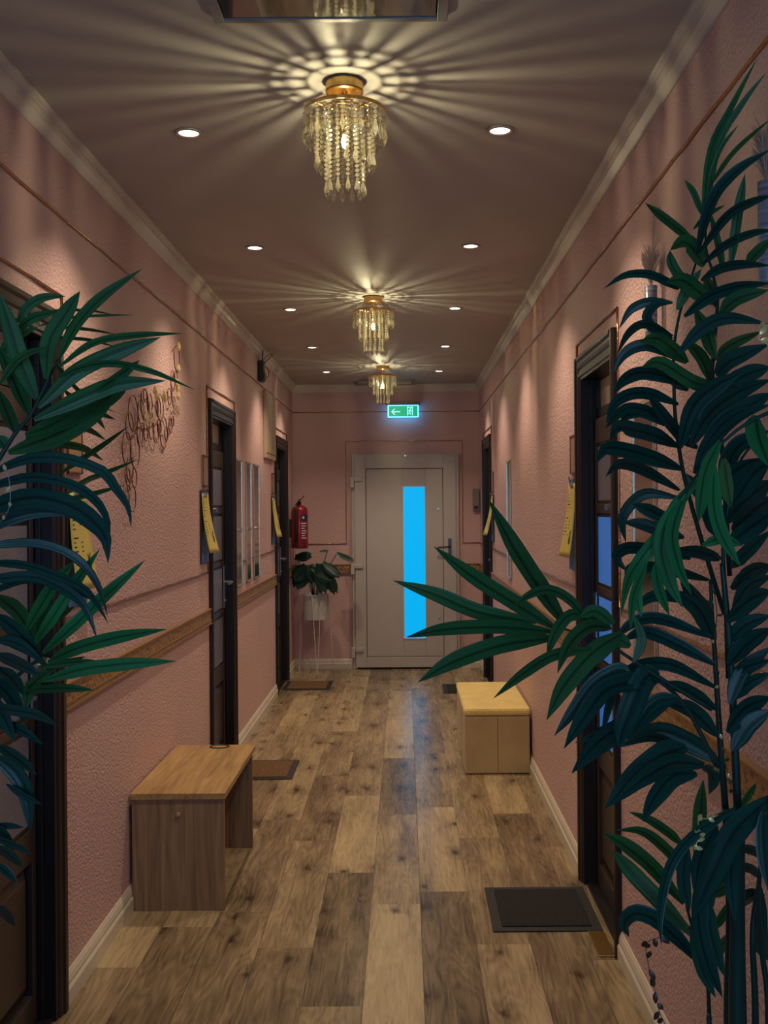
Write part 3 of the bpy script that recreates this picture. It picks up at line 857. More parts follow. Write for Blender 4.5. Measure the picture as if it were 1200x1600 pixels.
for i, z in enumerate((.228, .205, .182, .158, .136, .114, .092)):
    on_cyl(.022 + .004*(i % 2), .066 - .006*(i % 3), z, z + .010, .0799).build('label_line', M['white_print'], r)
m = MB(); m.box((-.096, -.012, .10), (-.079, .012, .27)); m.build('wall_bracket', M['black_plastic'], r)

# ------------------------------------------------------------------ planter stand and monstera
PC = Vector((-.850, 9.96, 0))
r = tag(empty('plant_stand', PC), 'white pot on a tall thin-legged white wire stand beside the end door', 'plant stand')
m = MB(); m.lathe([(0, .50), (.108, .50), (.112, .505), (.115, .735), (.110, .735), (.107, .70), (0, .70)], seg=40)
m.build('pot', M['pot_white'], r, smooth=False)
MB().lathe([(0, .702), (.108, .702)], seg=24).build('soil', M['soil'], r)
m = MB()
m.tube([(.122*math.cos(2*PI*k/32), .122*math.sin(2*PI*k/32), .737) for k in range(32)], .004, 6, closed=True)
m.build('support_ring', M['white_metal'], r, smooth=True)
for a in (math.radians(160), math.radians(280), math.radians(10)):
    c, s_ = math.cos(a), math.sin(a)
    tx, ty = -s_, c
    m = MB()
    foot = Vector((.17*c, .17*s_, .004))
    m.tube([(.122*c + .04*tx, .122*s_ + .04*ty, .737), foot + Vector((tx*.004, ty*.004, 0))], .004, 6)
    m.tube([(.122*c - .04*tx, .122*s_ - .04*ty, .737), foot - Vector((tx*.004, ty*.004, 0))], .004, 6)
    m.build('leg', M['white_metal'], r)

def monstera_leaf(m, tip, base, wid, nrm, cup=.12):
    """heart-shaped split leaf from base to tip"""
    base, tip = Vector(base), Vector(tip)
    ax = tip - base; Ln = ax.length; ax.normalize()
    nrm = Vector(nrm); nrm = (nrm - ax * nrm.dot(ax)).normalized()
    side = ax.cross(nrm)
    for sg in (-1, 1):
        n = 7
        for i in range(n):
            t0, t1 = i / n - .06, (i + .80) / n - .04
            def wd(t):
                t = max(0, min(1, t)); return wid * (math.sin(PI * (t * .86 + .13)) ** .7)
            a0 = base + ax * Ln * max(t0, -.02); a1 = base + ax * Ln * min(t1 + .03, 1)
            w0, w1 = wd(t0 + .05), wd(t1)
            sw = .16 * Ln
            b0 = base + ax * (Ln * t0 + sw * .6 - (.10 * Ln if i == 0 else 0)) + side * sg * w0 - nrm * cup * w0
            b1 = base + ax * (Ln * t1 + sw) + side * sg * w1 * .97 - nrm * cup * w1
            mid0 = a0.lerp(b0, .55) + nrm * .006; mid1 = a1.lerp(b1, .55) + nrm * .006
            m.grid([[a0, a1], [mid0, mid1], [b0, b1]])
r = tag(empty('monstera_plant', PC + Vector((0, 0, .705))), 'small dark green monstera plant in the tall white pot', 'houseplant')
lv = [((459, 905), (478, 885), .075, (0, -1, .3), 478), ((462, 918), (476, 893), .080, (-.3, -1, .2), 474), ((486, 868), (462, 870), .060, (0, -1, .8), 470),
      ((505, 925), (500, 882), .07, (.2, -1, .2), 492), ((524, 926), (510, 893), .055, (.3, -1, .3), 505), ((500, 862), (512, 860), .028, (0, -.4, 1), 497),
      ((552, 876), (527, 864), .050, (.2, -.5, 1), 503), ((518, 905), (488, 888), .075, (0, -1, .4), 486), ((490, 910), (483, 884), .075, (0, -1, .2), 480),
      ((530, 900), (505, 880), .055, (.3, -1, .6), 497)]
for tip, base, wd, nn, sx in lv:
    Yl = 9.90 + rnd.uniform(-.06, .06)
    T, B_ = at(*tip, Yl - .03) - r.location, at(*base, Yl) - r.location
    m = MB(); monstera_leaf(m, T, B_, wd, nn)
    o = m.build('leaf', M['monstera'], r)
    st = MB(); root = Vector(((sx - 485) * .0012, 0, 0.0))
    st.tube([root, root.lerp(B_, .5) + Vector((0, 0, .06)), B_], .004, 6); st.build('leaf_stalk', M['palm_stem'], o)

MB().tube([(.035, -.05, 0), (.035, -.05, .30)], .005, 6).build('support_stick', M['white_metal'], r)

# ------------------------------------------------------------------ small things on the end wall
r = tag(empty('wall_box', (.690, YE, 1.62)), 'small grey box high on the end wall right of the door', 'wall box')
MB().box((-.032, -.035, -.105), (.032, 0, .105)).build('cover', M['wallbox'], r, bevel=.006)
MB().box((-.020, -.037, -.09), (.020, -.034, -.06)).build('cover_slot', M['black_plastic'], r)

# ------------------------------------------------------------------ bench
r = tag(empty('bench', (-.882, 4.48, 0)), 'light oak open-sided wooden bench against the left wall', 'bench')
def bx(a, b): return MB().box(a, b)
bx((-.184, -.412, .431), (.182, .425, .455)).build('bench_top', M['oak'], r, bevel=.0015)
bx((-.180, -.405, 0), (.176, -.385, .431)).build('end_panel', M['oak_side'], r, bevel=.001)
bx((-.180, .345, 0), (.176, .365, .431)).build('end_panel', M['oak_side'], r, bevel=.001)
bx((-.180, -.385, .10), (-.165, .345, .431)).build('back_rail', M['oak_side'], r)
m = MB(); m.lathe([(0, .009), (.008, .008), (.0115, .004), (.0115, 0), (0, 0)], seg=20)
ob = m.build('knob', M['oak'], r, smooth=True); ob.rotation_euler = (PI/2, 0, 0); ob.location = (-.001, -.405, .371)
m = MB(); m.tube([(.043*math.cos(2*PI*k/28), .035*math.sin(2*PI*k/28), .4575) for k in range(28)], .0028, 6, closed=True)
ob = m.build('black_ring', M['black_plastic'], None, smooth=True)
ob.location = (-.860, 4.862, 0); tag(ob, 'thin black ring lying at the far end of the bench top', 'ring')

# ------------------------------------------------------------------ ottoman
r = tag(empty('storage_ottoman', (.530, 6.58, 0)), 'mustard yellow fabric storage ottoman with padded lid by the right wall', 'ottoman')
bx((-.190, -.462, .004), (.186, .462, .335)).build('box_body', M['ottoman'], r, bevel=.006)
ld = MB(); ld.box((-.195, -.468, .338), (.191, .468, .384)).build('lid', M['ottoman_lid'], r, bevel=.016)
bx((-.0012, -.4632, .01), (.0012, -.4615, .334)).build('seam', M['vine_stem'], r)
bx((-.1912, -.10, .01), (-.1895, -.0976, .334)).build('seam', M['vine_stem'], r)

# ------------------------------------------------------------------ doormats
def doormat(x0, x1, y0, y1, pile, label, edge=.035):
    r = tag(empty('doormat', ((x0+x1)/2, (y0+y1)/2, 0)), label, 'doormat', 'doormats at the corridor doors')
    hx, hy = (x1-x0)/2, (y1-y0)/2
    m = MB(); m.box((-hx, -hy, 0), (hx, hy, .006)); m.build('rubber_backing', M['mat_rubber'], r, bevel=.002)
    m = MB(); m.box((-hx+edge, -hy+edge, .005), (hx-edge, hy-edge, .0105)); pl_ = m.build('pile', pile, r, bevel=.002)
doormat(.312, .712, 3.845, 4.288, M['mat_dark'], 'charcoal doormat at the nearest right door, largest in view')
doormat(-1.055, -.655, 6.035, 6.485, M['mat_brown'], 'brown doormat with dark edge just behind the oak bench')
doormat(-1.055, -.650, 8.995, 9.445, M['mat_brown'], 'brown doormat at the farthest left door')
doormat(.316, .712, 8.773, 9.225, M['mat_dark'], 'dark doormat at the far right door, mostly behind the ottoman')
st = bx((.655, 3.625, 0), (.712, 3.840, .006)).build('threshold_strip', M['bronze'], bevel=.002)
tag(st, 'short bronze strip on the floor between black doormat and right wall', 'floor strip')

# ------------------------------------------------------------------ wall plates, clipboards, mirrors
def on_wall(s, yc, zc):
    """empty on a side wall; local x = out of the wall, local y along the wall"""
    o = empty('x', (XL if s < 0 else XR, yc, zc))
    if s > 0: o.rotation_euler = (0, 0, PI)
    return o

def plate(s, yc, zc, label, w_=.15, h_=.165, mt='plate'):
    r = on_wall(s, yc, zc); r.name = 'door_plate'
    tag(r, label, 'door plate', 'plates beside the corridor doors')
    MB().box((0, -w_/2, -h_/2), (.008, w_/2, h_/2)).build('plate', M[mt], r, bevel=.002)
    m = MB()
    for a, b in (((-w_/2, -h_/2), (-w_/2 + .006, h_/2)), ((w_/2 - .006, -h_/2), (w_/2, h_/2)), ((-w_/2, -h_/2), (w_/2, -h_/2 + .006)), ((-w_/2, h_/2 - .006), (w_/2, h_/2))):
        m.box((.007, a[0], a[1]), (.011, b[0], b[1]))
    m.build('plate_rim', M['ring_wire'], r)
plate(-1, 3.425, 1.75, 'pale gold plate above a small plaque beside the nearest left door', mt='plate_pale')
plate(-1, 5.675, 1.755, 'taupe square plate beside the middle left door')
plate(-1, 8.60, 1.755, 'taupe square plate beside the farthest left door')
plate(1, 4.515, 1.77, 'taupe square plate beside the nearest right door')
plate(1, 8.685, 1.755, 'taupe square plate beside the far right door')
pr = on_wall(-1, 3.445, 1.628); pr.name = 'plaque'
tag(pr, 'small brown plaque just under the pale gold plate on the left', 'plaque')
MB().box((0, -.042, -.022), (.008, .042, .022)).build('plaque_face', M['plate'], pr, bevel=.002)
MB().box((.008, -.036, -.016), (.0095, .036, .016)).build('plaque_inset', M['relief_edge'], pr)

def clipboard(s, yc, zc, label, curl=.05, hh=.39, ww=.20, flip=1):
    r = on_wall(s, yc, zc); r.name = 'clipboard'
    tag(r, label, 'clipboard', 'clipboards hung beside the doors')
    MB().box((.002, -ww/2, -hh/2), (.008, ww/2, hh/2)).build('board', M['black_plastic'], r, bevel=.002)
    MB().box((.008, -ww/2 + .004, -hh/2 + .004), (.010, ww/2 - .004, -hh/2 + .058)).build('blue_pocket', M['blue_card'], r)
    m = MB(); m.box((.008, -.045, hh/2 - .030), (.016, .045, hh/2 - .012))
    m.tube([(.012, -.032, hh/2 - .012), (.020, -.030, hh/2 + .006), (.024, 0, hh/2 + .014), (.020, .030, hh/2 + .006), (.012, .032, hh/2 - .012)], .003, 6)
    m.build('clip', M['steel'], r)
    def sheet(v, t, off=0.0):      # v across -1..1, t down 0..1
        x = .0115 + curl * (t ** 1.7) + .010 * t * v * flip + off
        return Vector((x, v * (ww/2 - .012) + .012 * t * flip, hh/2 - .018 - t * (hh - .075)))
    m = MB(); rows_ = []
    for i in range(13):
        rows_.append([sheet(-1 + j * .5, i / 12) for j in range(5)])
    m.grid(rows_)
    ps = m.build('paper_sheet', M['paper'], r, smooth=True)
    sm = ps.modifiers.new('thick', 'SOLIDIFY'); sm.thickness = .0008; sm.offset = -1
    m = MB()
    def mark(v0, v1, t0, t1):
        m.grid([[sheet(v0, t0, .0008), sheet(v1, t0, .0008)], [sheet(v0, t1, .0008), sheet(v1, t1, .0008)]])
    for k in range(13):
        t = .14 + k * .046
        if k in (6,): continue
        mark(-.78, -.78 + .18 + .10 * ((k * 5) % 4), t, t + .012)
        if k % 2 == 0 or k % 3 == 0: mark(-.05, .10 + .10 * ((k * 3) % 3), t, t + .012)
    # pineapple emblem: oval body under a leafy crown
    cv, ct = .48, .70
    for i in range(6):
        q = (i - 2.5) / 3.0
        wd = .17 * math.sqrt(max(0, 1 - q * q))
        mark(cv - wd, cv + wd, ct + i * .021, ct + (i + .82) * .021)
    for dx in (-.16, -.06, .04, .13):
        m.grid([[sheet(cv + dx * .3, ct - .004, .0008), sheet(cv + dx * .3 + .05, ct - .004, .0008)], [sheet(cv + dx * 1.5, ct - .075, .0008), sheet(cv + dx * 1.5 + .03, ct - .065, .0008)]])
    m.build('print', M['ink'], ps)
    return r
clipboard(-1, 3.440, 1.43, 'clipboard with yellow price sheet and pineapple emblem beside the nearest left door', .030, flip=1)
clipboard(-1, 5.640, 1.455, 'clipboard with curling yellow sheet beside the middle left door', .048)
clipboard(-1, 8.600, 1.455, 'clipboard with curling yellow sheet beside the farthest left door', .045)
clipboard(1, 4.535, 1.470, 'clipboard with curling yellow sheet beside the nearest right door', .035, flip=-1)
clipboard(1, 8.690, 1.455, 'clipboard with curling yellow sheet beside the far right door', .06, flip=-1)

def mirror(s, y0, y1, label, z0=1.050, z1=1.868):
    r = on_wall(s, (y0+y1)/2, (z0+z1)/2); r.name = 'mirror_strip'
    tag(r, label, 'mirror', 'tall narrow wall mirrors')
    hy, hz = (y1-y0)/2, (z1-z0)/2
    MB().box((.001, -hy, -hz), (.007, hy, hz)).build('mirror_glass', M['mirror_strip'], r)
    m = MB()
    for a, b in (((-hy, -hz), (-hy + .012, hz)), ((hy - .012, -hz), (hy, hz)), ((-hy, -hz), (hy, -hz + .012)), ((-hy, hz - .012), (hy, hz))):
        m.box((.006, a[0], a[1]), (.010, b[0], b[1]))
    m.build('bevelled_edge', M['mirror_edge'], r)
    MB().tube([(.008, 0, -hz*.12), (.022, 0, -hz*.12)], .010, 10).build('mirror_knob', M['steel'], r)
mirror(-1, 6.70, 6.945, 'tall narrow mirror strip next to the middle left door, nearest of three')
mirror(-1, 7.13, 7.36, 'tall narrow mirror strip in the middle of three on the left')
mirror(-1, 7.48, 7.77, 'tall narrow mirror strip under the beige wall cabinet, farthest of three')
mirror(1, 7.20, 7.47, 'tall narrow mirror strip on the right wall beyond the ottoman')
mirror(1, 3.055, 3.345, 'tall narrow mirror on the right wall behind the big palm')

# ------------------------------------------------------------------ beige cabinet and camera box
r = on_wall(-1, 8.375, 2.20); r.name = 'wall_cabinet'
tag(r, 'beige electrical cabinet high on the left wall near the far door', 'wall cabinet')
MB().box((0, -.30, -.26), (.022, .30, .26)).build('cabinet_body', M['cabinet'], r, bevel=.003)
MB().box((.022, -.27, -.22), (.027, .27, .235)).build('cabinet_door', M['cabinet'], r, bevel=.002)
MB().tube([(.027, .05, -.17), (.034, .05, -.17)], .010, 10).build('lock', M['steel'], r)

r = on_wall(-1, 7.83, 2.575); r.name = 'security_box'
tag(r, 'small black device with looped cables at the top of the left wall', 'security device')
MB().box((0, -.05, -.085), (.045, .05, .070)).build('casing', M['black_plastic'], r, bevel=.01)
MB().box((.045, -.035, -.075), (.058, .035, -.02)).build('sensor_face', M['wallbox'], r, bevel=.006)
m = MB()
m.tube([(.03, -.02, .07), (.035, -.02, .10), (.036, -.02, .155)], .004, 6)
m.tube([(.02, 0, .06), (.06, .02, .11), (.10, .03, .13), (.105, .02, .115), (.07, .01, .08), (.04, 0, .05)], .0025, 6)
m.tube([(.05, .03, .03), (.075, .035, .0), (.07, .03, -.04), (.05, .03, -.06)], .0025, 6)
m.build('cable', M['black_plastic'], r, smooth=True)

# ------------------------------------------------------------------ ring ornament on the left wall
r = tag(empty('ring_ornament', (XL, 4.55, 1.95)), 'wall ornament of copper rings and hanging crystals on the left wall', 'wall ornament')
def onL(px, py):
    a, b = px - VX, py - VY
    dx, dy = a - ROLL * b, b + ROLL * a
    Y = FPX * (XL + .014) / dx
    return Vector((.014, Y - 4.55, HC - dy * Y / FPX - 1.95)), Y
rings = [(168,720,330),(215,700,220),(122,835,260),(95,1030,300),(165,1050,320),(205,920,200),(125,1215,230),(108,1290,150),(165,1300,170),(145,1480,240),(112,1390,70),
         (255,640,280),(280,890,150),(315,870,165),(362,880,210),(375,670,180),(412,670,240),(400,840,150),(443,890,285),(447,900,130),(480,830,130),(508,790,95),(310,640,190),
         (540,230,230),(505,430,180),(540,400,110),(490,570,150),(528,625,110),(268,560,120)]
for cx, cy, h_ in rings:
    c, Y = onL(180 + cx / 5.714, 520 + cy / 5.714)
    rad = h_ / 5.714 / 2 * Y / FPX
    off = rnd.uniform(-.006, .008)
    m = MB(); m.tube([(c.x + off, c.y + rad*math.cos(2*PI*k/28), c.z + rad*math.sin(2*PI*k/28)) for k in range(28)], .0023, 6, closed=True)
    m.build('ring', M['ring_wire'], r, smooth=True)
for cx, cy, mt in [(330,510,'pale_gold'),(345,560,'pale_gold'),(228,685,'crystal'),(295,720,'crystal'),(300,755,'crystal'),(330,770,'crystal'),(268,765,'crystal'),(415,545,'pale_gold'),
               (420,580,'pale_gold'),(530,450,'pale_gold'),(533,490,'pale_gold'),(540,560,'pale_gold'),(505,690,'crystal'),(520,710,'crystal'),(540,690,'crystal'),(515,660,'crystal'),(545,120,'pale_gold'),(543,320,'pale_gold')]:
    c, Y = onL(180 + cx / 5.714, 520 + cy / 5.714)
    m = MB(); m.lathe([(0, .022), (.006, .012), (.010, -.006), (.006, -.018), (0, -.024)], (c.x + .012, c.y, c.z), 6)
    m.build('crystal_drop', M[mt], r)

# ------------------------------------------------------------------ hanging dried bouquets on the right wall
def bouquet(yc, ztop, label, tube_len=.16, stripe=True, seed=1):
    rr = random.Random(seed)
    r = on_wall(1, yc, ztop); r.name = 'hanging_vase'
    tag(r, label, 'hanging vase', 'hanging tube vases with dried plumes')
    MB().tube([(0, 0, 0), (.02, 0, 0)], .004, 8).build('hook', M['steel'], r)
    m = MB(); m.tube([(.018, .004, 0), (.030, .018, -.24)], .0012, 5); m.tube([(.018, -.004, 0), (.030, -.014, -.24)], .0012, 5); m.build('cord', M['rope'], r)
    m = MB(); m.lathe([(0, -.22 - tube_len), (.016, -.22 - tube_len), (.0175, -.22 - tube_len + .01), (.0175, -.22), (.0150, -.22), (.0150, -.23), (0, -.23)], (.030, .002, 0), 20)
    m.build('vase_tube', M['tube_stripe'], r, smooth=True)
    m = MB()
    for k in range(150):
        a, q = rr.uniform(0, 2*PI), rr.uniform(0, 1)
        b0 = Vector((.030, .002, -.22 + q * .07)); 
        d_ = Vector((.024*math.cos(a), .050*math.sin(a), .045 + .03*rr.random() - .05*(q > .6)*rr.random()))
        m.tube([b0, b0 + d_*.6 + Vector((0, 0, .006)), b0 + d_], [.0016, .0014, .0004], 4)
    pl_ = m.build('dried_plume', M['pampas'], r)
    return r
bouquet(2.985, 2.39, 'grey hanging tube vase with dried plume on the right wall, left of the palm top')
bouquet(2.03, 2.39, 'ribbed tube vase with dried plume at the right edge of the photo', .20, True, 5)

# ------------------------------------------------------------------ palms
def catmull(P, n):
    if len(P) == 2:
        return [P[0].lerp(P[1], i / n) for i in range(n + 1)]
    Q = [P[0]*2 - P[1]] + P + [P[-1]*2 - P[-2]]
    segs = len(P) - 1; out = []
    for i in range(n + 1):
        t = i / n * segs; k = min(int(t), segs - 1); t -= k
        a, b, c, d = Q[k:k+4]
        out.append(0.5*((2*b) + (c - a)*t + (2*a - 5*b + 4*c - d)*t*t + (3*b - a - 3*c + d)*t*t*t))
    return out

CAMP = Vector((0, 0, HC))
def leaf(m, org, pts, w_px, yb, yt, tilt, n=14):
    """pleated strap leaf through pts, base first, tip last"""
    k = len(pts)
    P = [at(x, y, yb + (yt - yb) * i / (k - 1)) for i, (x, y) in enumerate(pts)]
    C = catmull(P, n)
    rows_ = []
    for i, p in enumerate(C):
        t = i / n
        tg = (C[min(i+1, n)] - C[max(i-1, 0)]).normalized()
        v = (p - CAMP).normalized()
        sd = tg.cross(v)
        sd = sd.normalized() if sd.length > 1e-4 else Vector((1, 0, 0))
        nn = sd.cross(tg).normalized()
        ph = tilt * (1 - .4 * t)
        s2 = sd * math.cos(ph) + nn * math.sin(ph)
        n2 = nn * math.cos(ph) - sd * math.sin(ph)
        prof = (0.24 + 0.76 * min(1, t / .25) ** .8) * (1 if t < .55 else max(0.02, (1 - ((t - .55) / .45) ** 1.9)))
        hw = w_px * 1.12 * p.y / FPX / 2 * prof / max(.45, math.cos(ph))
        off = (0.0, -.20, -.04, -.42, -.04, -.20, 0.0)
        rows_.append([p + s2 * hw * q - n2 * hw * (o_ + .18) - org for q, o_ in zip((-1, -.62, -.32, 0, .32, .62, 1), off)])
    n0 = len(m.bm.verts)
    m.grid(rows_)
    ly = m.bm.verts.layers.float.get('rib') or m.bm.verts.layers.float.new('rib')
    m.bm.verts.ensure_lookup_table()
    for i in range(n0, len(m.bm.verts)):
        m.bm.verts[i][ly] = (-1, -.62, -.32, 0, .32, .62, 1)[(i - n0) % 7]

def palm(name, base_xy, label, fronds, trunks):
    org = Vector((base_xy[0], base_xy[1], 0))
    r = tag(empty(name, org), label, 'potted palm')
    m = MB(); m.lathe([(0, 0), (.125, 0), (.135, .01), (.160, .31), (.165, .33), (.152, .33), (.148, .29), (0, .29)], seg=36)
    m.build('pot', M['terracotta'], r, smooth=False)
    MB().lathe([(0, .292), (.148, .292)], seg=24).build('soil', M['soil'], r)
    for pts, rad in trunks:
        P = [at(x, y, Y) - org for x, y, Y in pts]
        P = [Vector((P[0].x * .3, P[0].y * .3, .28))] + P
        C = catmull(P, 6 * len(P))
        rr_ = [rad[0] + (rad[1] - rad[0]) * i / (len(C) - 1) for i in range(len(C))]
        m = MB(); m.tube(C, rr_, 12)
        m.build('stem', M['palm_stem'], r, smooth=True)
    for fr in fronds:
        m = MB()
        for (w_, pts, *dy) in fr['leaves']:
            yb = fr['Y'] + rnd.uniform(-.03, .03)
            yt = yb + (dy[0] if dy else fr.get('tip', 0) + rnd.uniform(-.10, .10))
            leaf(m, org, pts, w_, yb, yt, rnd.uniform(-.75, .75))
        fo = m.build('frond', M[fr.get('mat', 'palm')], r, smooth=True, recalc=False)
        if 'rachis' in fr:
            Pp = [at(x, y, fr['Y'] + (0.012)) - org for x, y in fr['rachis']]
            C = catmull(Pp, 5 * len(Pp))
            a, b = fr.get('rr', (.0045, .002))
            mr = MB(); mr.tube(C, [a + (b - a) * i / (len(C) - 1) for i in range(len(C))], 8)
            mr.build('rachis', M['palm_stem'], fo, smooth=True)
    return r

